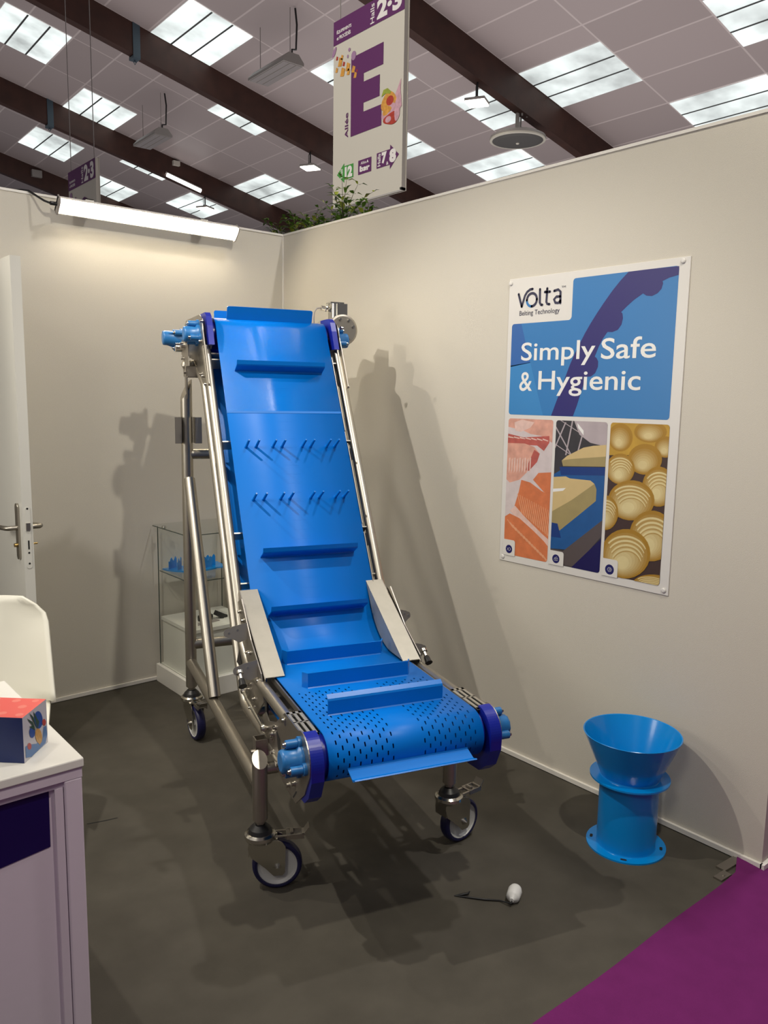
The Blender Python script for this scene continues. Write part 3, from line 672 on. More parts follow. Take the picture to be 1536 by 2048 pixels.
# three pictures
def frame4(x0, x1, y0a, y0b, y1a, y1b):
    a_, b_, c_, d_ = q4(x0[0], y1a), q4(x1[0], y1b), q4(x1[1], y0b), q4(x0[1], y0a)
    return rrect((a_[0]+d_[0])/2, (a_[1]+b_[1])/2, (b_[0]+c_[0])/2, (c_[1]+d_[1])/2, .012)
top = (q4(300, 70)[1]+q4(1100, 95)[1])/2
bot = (q4(300, 1087)[1]+q4(1100, 1255)[1])/2
cols = [((q4(135, 70)[0]+q4(118, 900)[0])/2, (q4(462, 80)[0]+q4(432, 1100)[0])/2), ((q4(485, 90)[0]+q4(458, 900)[0])/2, (q4(858, 90)[0]+q4(815, 1180)[0])/2), ((q4(887, 95)[0]+q4(848, 900)[0])/2, (q4(1312, 105)[0]+q4(1255, 1270)[0])/2)]
fr = [rrect(x0, bot, x1, top, .012) for x0, x1 in cols]
M['ice'] = mat('print_ice', (.62, .54, .54), .4, noise=.15, nscale=25)
M['salmon'] = mat('print_salmon', (.62, .18, .07), .4, noise=.25, nscale=30); M['salmonl'] = mat('print_salmon_light', (.72, .33, .18), .4, noise=.2, nscale=60)
M['fillet'] = mat('print_fillet', (.66, .34, .26), .4, noise=.4, nscale=22); M['fatty'] = mat('print_pale_flesh', (.72, .50, .44), .4, noise=.25, nscale=40); M['redflesh'] = mat('print_red_flesh', (.45, .10, .08), .4, noise=.3, nscale=40)
M['mach'] = mat('print_machine_dark', (.035, .032, .035), .4, noise=.5, nscale=12); M['machl'] = mat('print_machine_light', (.42, .36, .38), .4, noise=.2, nscale=14)
M['cheese'] = mat('print_cheese', (.60, .45, .21), .4, noise=.08, nscale=20); M['cheesed'] = mat('print_cheese_side', (.34, .27, .115), .4, noise=.12, nscale=20)
M['pbelt'] = mat('print_belt', (.015, .09, .28), .35, noise=.2, nscale=20); M['pbeltd'] = mat('print_belt_dark', (.01, .04, .19), .35); M['pgrey'] = mat('print_grey', (.09, .07, .07), .4)
M['bun'] = mat('print_bun', (.46, .27, .03), .4, noise=.3, nscale=16); M['bunm'] = mat('print_bun_mid', (.55, .37, .07), .4, noise=.15, nscale=16); M['bunl'] = mat('print_bun_light', (.68, .53, .20), .4, noise=.1, nscale=20); M['bunh'] = mat('print_bun_glaze', (.74, .66, .44), .4)
M['bundark'] = mat('print_bun_shadow', (.05, .025, .02), .4)
zc = [0]
def ly():
    zc[0] += 1; return .0002+zc[0]*.000008
def pic(bm, pts, fi, mi):
    c_ = clip([q4(*p_) for p_ in pts], fr[fi])
    if len(c_) > 2: pp(bm, c_, mi, ly())
def ell(cx, cy, rx, ry, n=26, rot=0, a0=0, a1=360):
    out = []
    for i in range(n):
        a = math.radians(a0+(a1-a0)*i/(n-(0 if a1-a0 >= 360 else 1))); x, y = rx*math.cos(a), ry*math.sin(a); c_, s_ = math.cos(rot), math.sin(rot)
        out.append((cx+x*c_-y*s_, cy+x*s_+y*c_))
    return out
# fish
b = MB(); pp(b, fr[0], 0, .0002)
pic(b, [(130, 60), (470, 60), (460, 240), (380, 190), (300, 175), (250, 150), (130, 120)], 0, 1)
pic(b, [(185, 90), (240, 70), (330, 90), (300, 130), (230, 160), (190, 150)], 0, 4)
pic(b, [(130, 170), (250, 200), (440, 190), (440, 240), (400, 300), (350, 260), (130, 250)], 0, 5)
pic(b, [(120, 240), (260, 245), (330, 270), (370, 320), (340, 380), (280, 450), (220, 510), (150, 530), (120, 500)], 0, 1)
pic(b, [(330, 290), (370, 320), (350, 380), (290, 445), (265, 440), (290, 380)], 0, 5)
for k in range(9):
    x = 145+k*19; pic(b, [(x, 350+(k % 2)*14), (x+10, 348), (x+4, 440), (x-4, 460)], 0, 4)
for k in range(7):
    x = 140+k*42; pic(b, [(x, 190+k*3), (x+40, 200+k*4), (x+38, 206+k*4), (x, 200+k*3)], 0, 4)
pic(b, [(320, 510), (360, 460), (460, 455), (460, 640), (400, 600)], 0, 2)
pic(b, [(235, 510), (300, 530), (380, 590), (470, 640), (470, 980), (380, 930), (250, 790), (185, 700), (215, 600)], 0, 2)
for k in range(16):
    x = 205+k*17; y = 610+k*9; pic(b, [(x, y), (x+5, y+2), (x+40, y+150+k*6), (x+30, y+140+k*6)], 0, 3)
pic(b, [(150, 735), (190, 700), (250, 770), (380, 900), (470, 980), (470, 1020), (330, 920), (180, 770)], 0, 4)
pic(b, [(110, 780), (150, 755), (220, 790), (320, 880), (400, 960), (470, 1050), (470, 1120), (190, 1100), (110, 960)], 0, 2)
for k in range(14):
    x = 130+k*20; y = 800+k*20; pic(b, [(x, y), (x+5, y-2), (x+50, y+60), (x+44, y+64)], 0, 3)
b.build('fish_picture', ['ice', 'fillet', 'salmon', 'salmonl', 'fatty', 'redflesh'], t)
# cheese blocks on a belt
b = MB(); pp(b, fr[1], 0, .0002)
pic(b, [(620, 75), (865, 80), (865, 270), (740, 240), (660, 180)], 1, 1)
for a_, c_ in (((480, 110), (600, 330)), ((560, 330), (610, 80)), ((500, 60), (790, 250)), ((650, 300), (690, 150)), ((470, 240), (600, 330)), ((560, 90), (470, 300)), ((820, 90), (800, 250))):
    dx = 5; pic(b, [(a_[0]-dx, a_[1]), (a_[0]+dx, a_[1]), (c_[0]+dx, c_[1]), (c_[0]-dx, c_[1])], 1, 1)
pic(b, [(645, 95), (690, 150), (690, 185), (650, 130)], 1, 8)
pic(b, [(470, 470), (520, 440), (860, 470), (860, 790), (560, 1020), (440, 1010)], 1, 4)
pic(b, [(530, 370), (570, 335), (690, 275), (760, 262), (860, 255), (860, 345), (600, 360)], 1, 2)
pic(b, [(530, 368), (600, 358), (860, 340), (860, 415), (540, 410)], 1, 3)
pic(b, [(515, 415), (860, 420), (860, 480), (525, 475)], 1, 5)
pic(b, [(450, 490), (560, 485), (590, 500), (740, 515), (770, 540), (600, 660), (450, 745)], 1, 2)
pic(b, [(770, 540), (785, 580), (780, 665), (640, 780), (515, 880), (450, 815), (450, 745), (600, 660)], 1, 3)
pic(b, [(465, 575), (560, 570), (540, 590), (465, 598)], 1, 8)
pic(b, [(450, 820), (500, 830), (525, 935), (450, 925)], 1, 5)
pic(b, [(440, 1010), (540, 1030), (860, 780), (860, 880), (620, 1150), (540, 1130)], 1, 6)
pic(b, [(600, 1150), (860, 900), (860, 1200), (620, 1200)], 1, 7)
b.build('cheese_picture', ['mach', 'machl', 'cheese', 'cheesed', 'pbelt', 'pbeltd', 'pgrey', 'navyprint', 'prwhite'], t)
# glazed buns
b = MB(); pp(b, fr[2], 0, .0002)
pic(b, [(870, 90), (1320, 90), (1320, 330), (870, 330)], 2, 1)
for k in range(9):
    f_ = k/8; M['bun%d' % k] = mat('print_bun_tone', tuple(a_+(b_-a_)*f_**1.15 for a_, b_ in zip((.36, .19, .015), (.74, .64, .34))), .4, noise=.10, nscale=22)
for (cx, cy, rx, ry, bl) in ((960, 200, 90, 105, 1), (1180, 160, 120, 80, 1), (1290, 270, 80, 80, 1), (1140, 360, 125, 115, 1), (960, 430, 105, 115, 0), (1240, 560, 120, 150, 0), (1040, 660, 170, 150, 0), (850, 750, 95, 130, 0), (1190, 920, 165, 190, 0), (1000, 1050, 180, 185, 0), (1190, 1270, 140, 70, 0)):
    for k in range(8):
        f_ = 1-k*.105; pic(b, ell(cx-rx*.02*k, cy+ry*.05*k, rx*f_, ry*f_*.98), 2, 5+min(8, k if not bl else max(0, k-1)))
    if not bl:
        for k in range(4):
            yy_ = cy+ry*(-.02+.17*k); o_ = ell(cx, yy_, rx*(.86-.07*k), ry*.70, 16, .15, 205, 335); i_ = ell(cx+rx*.01, yy_+ry*.055, rx*(.84-.07*k), ry*.67, 16, .15, 208, 332)
            pic(b, o_+i_[::-1], 2, 12)
            o_ = ell(cx, yy_+ry*.055, rx*(.84-.07*k), ry*.67, 16, .15, 208, 332); i_ = ell(cx, yy_+ry*.09, rx*(.82-.07*k), ry*.66, 16, .15, 208, 332)
            pic(b, o_+i_[::-1], 2, 7)
b.build('bun_picture', ['bundark', 'bun', 'bunm', 'bunl', 'bunh']+['bun%d' % k for k in range(9)], t)
# white notches and round icons
for k, ((nx0, ny0), (cx, cy), r) in enumerate((((192, 955), (147, 1015), 1), ((548, 1040), (490, 1087), 1), ((945, 1100), (882, 1165), 1))):
    b = MB(); x1_ = q4(nx0, ny0)[0]; y1_ = q4(nx0, ny0)[1]; x0_ = cols[k][0]-.004
    pp(b, [(x0_, bot-.004)]+[(x1_, bot-.004)]+arc(x1_-.010, y1_-.010, .010, 0, 90, 4)+[(x0_, y1_)], 0, .0029)
    c_ = q4(cx, cy); R3 = .0185 if k < 2 else .020
    pp(b, arc(c_[0], c_[1], R3, 0, 345, 23), 1, .0030)
    def ic(pts, z=.0031): stroke(b, [(c_[0]+x*R3, c_[1]+y*R3) for x, y in pts], .0012, 2, z)
    if k == 0: ic([(-.55, .3), (-.35, 0), (-.55, -.3)]); ic([(-.35, 0), (0, .32), (.35, .28), (.55, 0), (.3, -.28), (0, -.32), (-.35, 0)])
    elif k == 1: ic([(-.5, -.35), (.5, -.35), (.5, .05), (-.5, .05), (-.5, -.35)]); ic([(-.5, .05), (.2, .5), (.5, .05)]); ic([(-.1, -.1), (.1, -.2)])
    else: ic([(-.5, 0), (-.3, .35), (.2, .4), (.5, .1), (.35, -.3), (-.2, -.4), (-.5, 0)]); ic([(-.1, .25), (0, -.2)]); ic([(.15, .25), (.22, -.15)])
    b.build('poster_icon', ['panelwhite', 'icon', 'prwhite'], t)
for (x, y) in ((160, 247), (1420, 80)):
    c_ = q3(x, y); b = MB(); b.lathe([(.0095, 0), (.0095, .003), (.006, .0055), (0, .006)], 18, 0, pm @ Matrix.Translation((c_[0], c_[1], 0))); b.build('screw_cap', 'panelwhite', t)
for (x, y) in ((100, 1068), (1275, 1318)):
    c_ = q4(x, y); b = MB(); b.lathe([(.0095, 0), (.0095, .003), (.006, .0055), (0, .006)], 18, 0, pm @ Matrix.Translation((c_[0], c_[1], 0))); b.build('screw_cap', 'panelwhite', t)

# ------------------------------------------------------------------ incline conveyor (u across, v along, z up)
conv = thing('incline_conveyor', 'tall steel incline conveyor on castors with a bright blue flighted belt', 'conveyor', (-1.06303, -2.10271, 0), math.radians(-17.015))
HB = .245; RR = .072; ZF = .645
kc = (.228, .915); kr = .27
def bpath():
    P = []
    P += arc(-.316, .573, RR, 270, 90, 22)[0:]
    P += [(v, ZF) for v in (-.2, -.1, 0, .1)]
    P += arc(kc[0], kc[1], kr, -90, -30, 14)
    a = P[-1]; e = (1.0906, 1.868)
    P += [(a[0]+(e[0]-a[0])*k/8, a[1]+(e[1]-a[1])*k/8) for k in range(1, 8)]
    P += arc(1.153, 1.832, RR, 150, 90, 8)
    P += [(1.3, 1.904)]
    P += arc(1.46, 1.832, RR, 90, -90, 18)
    P += [(1.26, 1.760)] + arc(1.245, 1.70, .06, 90, 150, 5)[1:]
    P += [(.178+.57735*z, z) for z in (1.6, 1.3, 1.0)]
    P += arc(kc[0], kc[1], kr+.144, -30, -90, 12) + [(0, .501)]
    return P
BP = bpath()
BS = [-PI*RR]
for i in range(1, len(BP)): BS.append(BS[-1]+math.dist(BP[i], BP[i-1]))
def bpos(s):
    for i in range(1, len(BP)):
        if s <= BS[i]:
            k = (s-BS[i-1])/(BS[i]-BS[i-1]); a, b = BP[i-1], BP[i]
            p = Vector((0, a[0]+(b[0]-a[0])*k, a[1]+(b[1]-a[1])*k))
            a0 = BP[i-1] if i < 2 else BP[i-2]; b0 = BP[min(len(BP)-1, i+1)]
            t1 = Vector((0, b[0]-a[0], b[1]-a[1])).normalized()
            return p, t1, Vector((0, -t1.z, t1.y))
b = MB(); n = len(BP); TH = .0035
nor = []
for i in range(n):
    a, c_ = BP[i-1], BP[(i+1) % n]; t_ = Vector((0, c_[0]-a[0], c_[1]-a[1])).normalized(); nor.append(Vector((0, -t_.z, t_.y)))
U_ = (-HB, HB)
outv = [Vector((u, p_[0], p_[1])) for p_ in BP for u in U_]
inv = [Vector((u, p_[0], p_[1]))-nor[i]*TH for i, p_ in enumerate(BP) for u in U_]
N_ = 2*n
b.v = [tuple(p_) for p_ in outv+inv]
for i in range(n):
    j = (i+1) % n
    for f_, sm in (((2*i, 2*i+1, 2*j+1, 2*j), True), ((N_+2*i+1, N_+2*i, N_+2*j, N_+2*j+1), True), ((2*i, 2*j, N_+2*j, N_+2*i), False), ((2*i+1, N_+2*i+1, N_+2*j+1, 2*j+1), False)):
        b.f.append(list(f_)); b.m.append(0); b.sm.append(sm)
belt = b.build('belt', 'belt', conv, label='bright blue belt with welded flights, slotted at its lower end')
uvl = belt.data.uv_layers.new(name='UVMap')
tot = BS[-1]+math.dist(BP[-1], BP[0])
for poly_ in belt.data.polygons:
    ids = [belt.data.loops[k].vertex_index for k in poly_.loop_indices]
    rows_ = [(i % N_)//2 for i in ids]; wrap = (0 in rows_ and n-1 in rows_)
    for k, i in zip(poly_.loop_indices, ids):
        r_ = (i % N_)//2; s_v = BS[r_] if not (wrap and r_ == 0) else tot-PI*RR
        uvl.data[k].uv = (belt.data.vertices[i].co.x, s_v)
# flights
def flight(s, kind, hw=.19, hgt=.050, name='flight'):
    p, t_, nn = bpos(s); ux = Vector((1, 0, 0)); th = .004
    mb = MB()
    def sheet(prof, u0, u1):     # prof: list of (along, up)
        q = [p+t_*a+nn*h for a, h in prof]; k = len(q)
        vs = [Vector((u0, c.y, c.z)) for c in q]+[Vector((u1, c.y, c.z)) for c in q]
        mb.add(vs, [tuple(range(k))[::-1], tuple(range(k, 2*k))]+[(i, (i+1) % k, k+(i+1) % k, k+i) for i in range(k)])
    w = th/2
    if kind == 'lip':
        sheet([(-w-.003, 0), (-w, .003), (-w, hgt-.006), (-w+.003, hgt), (.014, hgt+.010), (.015, hgt+.006), (w+.003, hgt-.005), (w, hgt-.010), (w, .003), (w+.003, 0)], -hw, hw)
    elif kind == 'wing':
        sheet([(-w-.003, 0), (-w, .003), (-w, hgt), (w, hgt), (w, .003), (w+.003, 0)], -hw+.012, hw-.012)
        for s_ in (-1, 1):
            a0, a1 = s_*(hw-.012), s_*(hw+.002)
            c4 = [(a0, -w), (a1, .018), (a1-s_*.004, .021), (a0, w)]
            lo = [Vector((u, 0, 0))+p+t_*a for u, a in c4]; hi = [v_+nn*hgt for v_ in lo]
            lo = [Vector((u, v_.y, v_.z)) for (u, a), v_ in zip(c4, lo)]; hi = [Vector((u, v_.y, v_.z)) for (u, a), v_ in zip(c4, hi)]
            mb.add(lo+hi, [(0, 1, 2, 3), (7, 6, 5, 4)]+[(i, (i+1) % 4, 4+(i+1) % 4, 4+i) for i in range(4)])
    else:
        r = .008; O_ = Vector((0, p.y, p.z)); mt = basis(O_-t_*w, (1, 0, 0), nn, t_)
        mb.prism([(-hw, 0), (hw, 0), (hw, hgt-r)]+arc(hw-r, hgt-r, r, 0, 90, 5)+arc(-hw+r, hgt-r, r, 90, 180, 5), mt, th)
    return mb.build(name, 'flight', belt)
for s, k in ((-.135, 'lip'), (.100, 'lip'), (.334, 'wing'), (.575, 'wing'), (.818, 'lip'), (1.048, 'lip'), (1.866, 'lip')): flight(s, k)
flight(2.135, 'plain', hgt=.056); flight(2.40, 'plain', hgt=.056)
for s in (1.513, 1.284):
    for u in (-.187, -.146, -.077, -.039, .047, .083, .153, .189):
        p, t_, nn = bpos(s); mb = MB(); q = Vector((u, p.y, p.z))
        mb.path([q, q+nn*.003, q+nn*.061, q+nn*.064], .0048, 12, rs=[.0075, .0055, .0048, .0034]); mb.build('pin', 'flight', belt)
mb = MB(); p, t_, nn = bpos(1.672)
mb.box((0, p.y, p.z), (2*HB, .010, .0022), Matrix((( 1, 0, 0), (0, t_.y, nn.y), (0, t_.z, nn.z))))
mb.build('splice_seam', 'flight', belt)

# rails, legs and tubes
zU = lambda z, off: .012+off/math.sin(PI/3)+.57735*z
for s in (-1, 1):
    u = s*.29
    mb = MB(); mb.path([(u, zU(1.775, .03), 1.775), (u, zU(.74, .03), .74), (u, zU(.70, .03)-.012, .68), (u, .36, .628), (u, .30, .618), (u, -.16, .618)], .0185, 24); mb.build('upper_rail', 'steel', conv)
    mb = MB(); mb.path([(u, 1.29, 1.715), (u, zU(1.625, .13)+.01, 1.630), (u, zU(1.60, .13), 1.60), (u, zU(.50, .13)+.0, .50), (u, zU(.47, .13)-.015, .468), (u, zU(.46, .13)-.05, .459), (u, -.10, .459)], .0185, 24); mb.build('lower_rail', 'steel', conv)
    ul_ = s*.342
    mb = MB(); k = 24; r = .0245
    vs = [(ul_+r*math.cos(2*PI*i/k), r*math.sin(2*PI*i/k), .237) for i in range(k)]+[(ul_+r*math.cos(2*PI*i/k), r*math.sin(2*PI*i/k), .437+.9*r*math.sin(2*PI*i/k)) for i in range(k)]
    mb.add(vs, [(i, (i+1) % k, k+(i+1) % k, k+i) for i in range(k)], 0, True); mb.add(vs[k:], [tuple(range(k))]); mb.add(vs[:k], [tuple(range(k))[::-1]])
    mb.build('front_leg', 'steel', conv)
    mb = MB(); r = .0255; PV = 1.271
    vs = [(ul_+r*math.cos(2*PI*i/k), PV+r*math.sin(2*PI*i/k), .237) for i in range(k)]+[(ul_+r*math.cos(2*PI*i/k), PV+r*math.sin(2*PI*i/k), 1.60+1.7*r*math.cos(2*PI*i/k)+.5*r*math.sin(2*PI*i/k)) for i in range(k)]
    mb.add(vs, [(i, (i+1) % k, k+(i+1) % k, k+i) for i in range(k)], 0, True); mb.add(vs[k:], [tuple(range(k))]); mb.add(vs[:k], [tuple(range(k))[::-1]])
    mb.build('rear_post', 'steel', conv)
    mb = MB(); mb.cyl((ul_, .015, .352), (ul_, 1.262, .352), .0235, 24); mb.build('base_tube', 'steel', conv)
    mb = MB(); mb.cyl((ul_-s*.004, 1.25, 1.205), (ul_-s*.004, .742, .372), .0245, 24); mb.build('diagonal_brace', 'steel', conv)
    # bent bracket plate on the rear post
    mb = MB(); zb, zt2 = 1.365, 1.48
    mb.bb((ul_-.058, PV-.046, zb), (ul_-.030, PV-.043, zt2)); mb.bb((ul_+.030, PV-.046, zb), (ul_+.058, PV-.043, zt2))
    mb.bb((ul_-.032, PV-.046, zb), (ul_-.029, PV+.012, zt2)); mb.bb((ul_+.029, PV-.046, zb), (ul_+.032, PV+.012, zt2)); mb.build('bracket_plate', 'steel_plate', conv)
    # clevis joining the post to the rail above
    mb = MB(); mb.bb((ul_+s*.0-.003, PV-.03, 1.56), (ul_+.003, PV+.012, 1.70)); mb.bb((min(ul_-s*.05, ul_), PV-.05, 1.655), (max(ul_-s*.05, ul_), PV-.044, 1.70)); mb.bb((min(ul_-s*.05, ul_), PV-.044, 1.652), (max(ul_-s*.05, ul_), PV+.012, 1.658)); mb.cyl((ul_-.012, PV-.02, 1.675), (ul_+.014, PV-.02, 1.675), .008, 8)
    mb.build('clevis', 'steel_plate', conv)
    # square socket by the front leg
    mb = MB(); cx, cv = s*.325, .055
    for dx, dv, wx, wv in ((-.019, 0, .004, .042), (.019, 0, .004, .042), (0, -.019, .038, .004), (0, .019, .038, .004)): mb.box((cx+dx, cv+dv, .458), (wx, wv, .055))
    mb.cyl((cx-s*.02, cv-.01, .445), (cx+s*.035, cv-.01, .445), .008, 8); mb.build('square_socket', 'steel_plate', conv)
    # gussets between both rails
    for z in (1.37, 1.03):
        mb = MB(); mt = basis((u-.0025, 0, 0), (0, 1, 0), (0, 0, 1), (1, 0, 0))
        mb.prism([(zU(z, .045), z), (zU(z+.03, .115), z+.03-.06), (zU(z-.04, .12), z-.04-.03), (zU(z-.05, .045), z-.05)], mt, .005); mb.build('gusset', 'steel_plate', conv)
    # thin bed rails beside the belt
    mb = MB(); rot = Matrix.Rotation(math.radians(60), 3, 'X')
    for t0, t1 in ((.95, 1.20), (1.24, 1.60), (1.66, 2.02)) if s > 0 else ():
        tm = (t0+t1)/2; mb.box((s*.2470, .009+tm*.5+.003, tm*.866-.0017), (.003, t1-t0, .012), rot); mb.build('belt_strip', 'steel_plate', conv); mb = MB()
    mb.bb((s*.2495, -.28, .622), (s*.2545, .19, .640)); mb.bb((s*.2495, -.25, .58), (s*.2515, .25, .622), 1); mb.build('bed_rail', ['steel_plate', 'black'], conv)
    # perforated cover at the nose, side plates
    mb = MB(); za = .641
    v0, v1 = -.330, -.150; ua, ub = s*.254, s*.300
    mb.bb((ua, v0, za), (ua+s*.0095, v1, za+.003)); mb.bb((ub, v0, za), (ub-s*.0095, v1, za+.003)); um = (ua+ub)/2; mb.bb((um-.0045, v0, za), (um+.0045, v1, za+.003)); mb.bb((ua+s*.009, v0+.01, za-.012), (ub-s*.009, v1-.01, za-.010), 1)
    for va, vb in ((v0, v0+.014), (v1-.014, v1), (-.232, -.226)): mb.bb((ua, va, za), (ub, vb, za+.003))
    mb.build('slotted_cover', ['guard_plate', 'hole'], conv)
    mb = MB(); mb.bb((s*.256, -.325, .60), (s*.262, -.15, .640)); mb.build('inner_strip', 'black', conv)
    mt = basis((s*.299-(.004 if s < 0 else 0), 0, 0), (0, 1, 0), (0, 0, 1), (1, 0, 0))
    nose = [(-.150, .644), (-.29, .644)]+arc(-.316, .573, .079, 82, 196, 12)+[(-.345, .478), (-.262, .412), (-.17, .408), (-.09, .425), (.02, .448), (.07, .470), (.115, .535), (.075, .560), (.035, .545), (-.05, .575)]
    mb = MB(); mb.prism(nose, mt, .004); sp_ = mb.build('side_plate', 'steel_plate', conv)
    for (v, z) in ((-.291, .612), (-.352, .545), (-.20, .440), (-.15, .622), (-.05, .558), (-.02, .465), (-.255, .470)):
        mb = MB(); x = s*.303; mb.cyl((x, v, z), (x+s*.003, v, z), .0085, 14); mb.cyl((x+s*.003, v, z), (x+s*.010, v, z), .0065, 6); mb.build('bolt', 'chrome', sp_)
    for (v, z) in ((-.02, .525), (-.10, .462)):
        mb = MB(); x = s*.303; mb.cyl((x, v, z), (x+s*.006, v, z), .021, 22); mb.cyl((x+s*.006, v, z), (x+s*.015, v, z), .009, 6); mb.build('cam_washer', 'chrome', sp_)
    mb = MB(); x = s*.3035; mb.add([(x, -.10, .54), (x, -.055, .556), (x, -.075, .50), (x, -.115, .475)], [(0, 1, 2, 3)]); mb.add([(x, -.275, .452), (x, -.27, .455), (x, -.235, .42), (x, -.24, .417)], [(0, 1, 2, 3)]); mb.build('plate_opening', 'hole', sp_)
    def edge_guard(cv, wd_, pts_out, pts_in):
        mb = MB(); mt = basis((s*.262 if s > 0 else -.262-wd_, 0, 0), (0, 1, 0), (0, 0, 1), (1, 0, 0))
        mb.prism(pts_out+pts_in, mt, wd_, 0, False); o = mb.build('edge_guard', 'navy', conv)
        for pl_ in o.data.polygons:
            if len(pl_.vertices) == 4: pl_.use_smooth = False
        return o
    edge_guard(0, .0375, arc(-.316, .568, .084, 92, 188, 18)+[(-.398, .535), (-.372, .478), (-.335, .448), (-.262, .440)], [(-.27, .50), (-.30, .54)])
    # knee guard: pale cover plate over a curved inner web
    A_, B_ = Vector((0, .146, .648)), Vector((0, .511, .862)); d_ = (B_-A_).normalized(); nn_ = Vector((0, -d_.z, d_.y))
    mb = MB(); L_ = (B_-A_).length; g0, g1 = s*.218, s*.284
    rotm = Matrix(((1, 0, 0), (0, d_.y, nn_.y), (0, d_.z, nn_.z))); mid = (A_+B_)/2
    mb.box(((g0+g1)/2, mid.y, mid.z), (.066, L_, .004), rotm); kg = mb.build('knee_guard', 'guard_plate', conv); 
    mb = MB(); mt = basis((s*.218-(0 if s > 0 else .003)+(0 if s < 0 else .0), 0, 0), (0, 1, 0), (0, 0, 1), (1, 0, 0))
    low_ = [(v, z) for v, z in arc(kc[0], kc[1], kr-.004, -82, -38, 10)]
    mb.prism([(.150, .651)]+low_+[(.509, .860)], mt, .003); mb.build('guard_web', 'guard_plate', kg)
    mb = MB(); mt = basis((s*.284-(0 if s > 0 else .003), 0, 0), (0, 1, 0), (0, 0, 1), (1, 0, 0))
    mb.prism([(.142, .646), (.150, .615), (.225, .60), (.36, .640), (.475, .74), (.522, .86), (.509, .864)], mt, .003); mb.build('guard_skirt', 'steel_plate', kg)
    # knee side plate with latches
    mb = MB(); mt = basis((s*.292-(0 if s > 0 else .004), 0, 0), (0, 1, 0), (0, 0, 1), (1, 0, 0))
    mb.prism([(.125, .575), (.16, .66), (.30, .735), (.44, .85), (.52, .815), (.545, .76), (.50, .66), (.44, .585), (.33, .50), (.23, .485)], mt, .004); kp = mb.build('knee_plate', 'steel_plate', conv)
    for (v, z) in ((.18, .63), (.24, .66), (.235, .615), (.30, .69), (.285, .64), (.36, .74), (.40, .78), (.34, .68), (.45, .80), (.30, .575), (.25, .54)):
        mb = MB(); x = s*.296; mb.cyl((x, v, z), (x+s*.003, v, z), .0078, 12); mb.cyl((x+s*.003, v, z), (x+s*.011, v, z), .006, 6); mb.build('bolt', 'chrome', kp)
    for li, (lv, lz) in enumerate(((.350, .758), (.205, .668))):
        # rounded tab standing out sideways
        mt = basis((s*.296, lv, lz), (s, 0, 0), (0, .25, .97), (0, -.97*s, .25*s))
        kx = 1 if s < 0 else .5
        outl = [(0, -.030), (.030, -.040), (.062, -.022)]+arc(.068, -.004, .016, -50, 100, 8)+[(.050, .018), (.0, .026)]
        outl = [(x_*kx, y_*(1 if s < 0 else .8)) for x_, y_ in outl]
        mb = MB(); mb.prism(outl, mt, .004 if s > 0 else -.004); lt = mb.build('latch_tab', 'steel_plate', conv)
        mb = MB()
        for hx_, hz_ in ((.066*kx, -.004), (.035*kx, .004)):
            c_ = mt @ Vector((hx_, hz_, .0)); dd = Vector((0, -1, .25)).normalized()*.0055; mb.cyl(tuple(c_), tuple(c_+dd), .004, 10)
        mb.build('tab_hole', 'prwhite' if li == 9 else 'chrome', lt)
        if li == 1:
            c_ = mt @ Vector((.062*kx, -.006, 0)); dd = Vector((0, -.80, -.60))
            mb = MB(); mb.cyl(tuple(c_), tuple(c_+dd*.010), .013, 6); mb.cyl(tuple(c_+dd*.010), tuple(c_+dd*.034), .007, 12); mb.build('plunger_pin', 'chrome', lt)
            mb = MB(); mb.path([c_+dd*.030, c_+dd*.034, c_+dd*.052, c_+dd*.060], .012, 18, rs=[.008, .0105, .012, .0145]); mb.build('plunger_knob', 'black', lt)
    mb = MB(); mt = basis((s*.302-(0 if s > 0 else .003), 0, 0), (0, 1, 0), (0, 0, 1), (1, 0, 0)); mb.prism([(.40, .60), (.44, .665), (.485, .60)], mt, .003); mb.build('tri_plate', 'black', conv)
    # tension rod with ball joints
    mb = MB(); x = s*.318; mb.path([(x, .315, .545), (x, .24, .535), (x, .06, .520)], .006, 10, rs=[.0075, .0075, .005])
    for q in ((.325, .548), (.045, .519)): mb.lathe([(.0, -.009), (.011, -.008), (.015, 0), (.011, .008), (0, .009)], 14, 0, basis((x, q[0], q[1]), (0, 1, 0), (0, 0, 1), (1, 0, 0)))
    mb.cyl((x, .325, .548), (s*.296, .325, .548), .006, 10); mb.cyl((x, .045, .519), (s*.30, .045, .519), .006, 10); mb.cyl((x-.012, .20, .532), (x+.012, .20, .532), .005, 8); mb.build('tension_rod', 'chrome', conv)
    # thin flat stay between rails in the lower part
    mb = MB(); mb.bb((s*.286, .10, .455), (s*.292, .125, .62)); mb.build('rail_stay', 'black', conv)
    # head: slotted plate, guards, bearing housings
    mt = basis((s*.299-(.004 if s < 0 else 0), 0, 0), (0, 1, 0), (0, 0, 1), (1, 0, 0))
    head = [(1.045, 1.800)]+arc(1.153, 1.832, .082, 170, 90, 8)+[(1.46, 1.915)]+arc(1.46, 1.832, .083, 85, -75, 10)+[(1.33, 1.735), (1.22, 1.70), (1.09, 1.63), (.985, 1.60), (.950, 1.625)]
    mb = MB(); mb.prism(head, mt, .004); hp_ = mb.build('head_plate', 'steel_plate', conv)
    mb = MB(); x = s*.3036
    for k2 in range(5):
        tz = .022*k2; a0 = Vector((x, 1.085+tz*.9, 1.775-tz*.25)); dv_ = Vector((0, -.5, -.866)); L2 = .085-.006*k2
        w_ = Vector((0, .004, -.002)); mb.add([a0, a0+w_, a0+w_+dv_*L2, a0+dv_*L2], [(0, 1, 2, 3)])
    mb.build('plate_slot', 'hole', hp_)
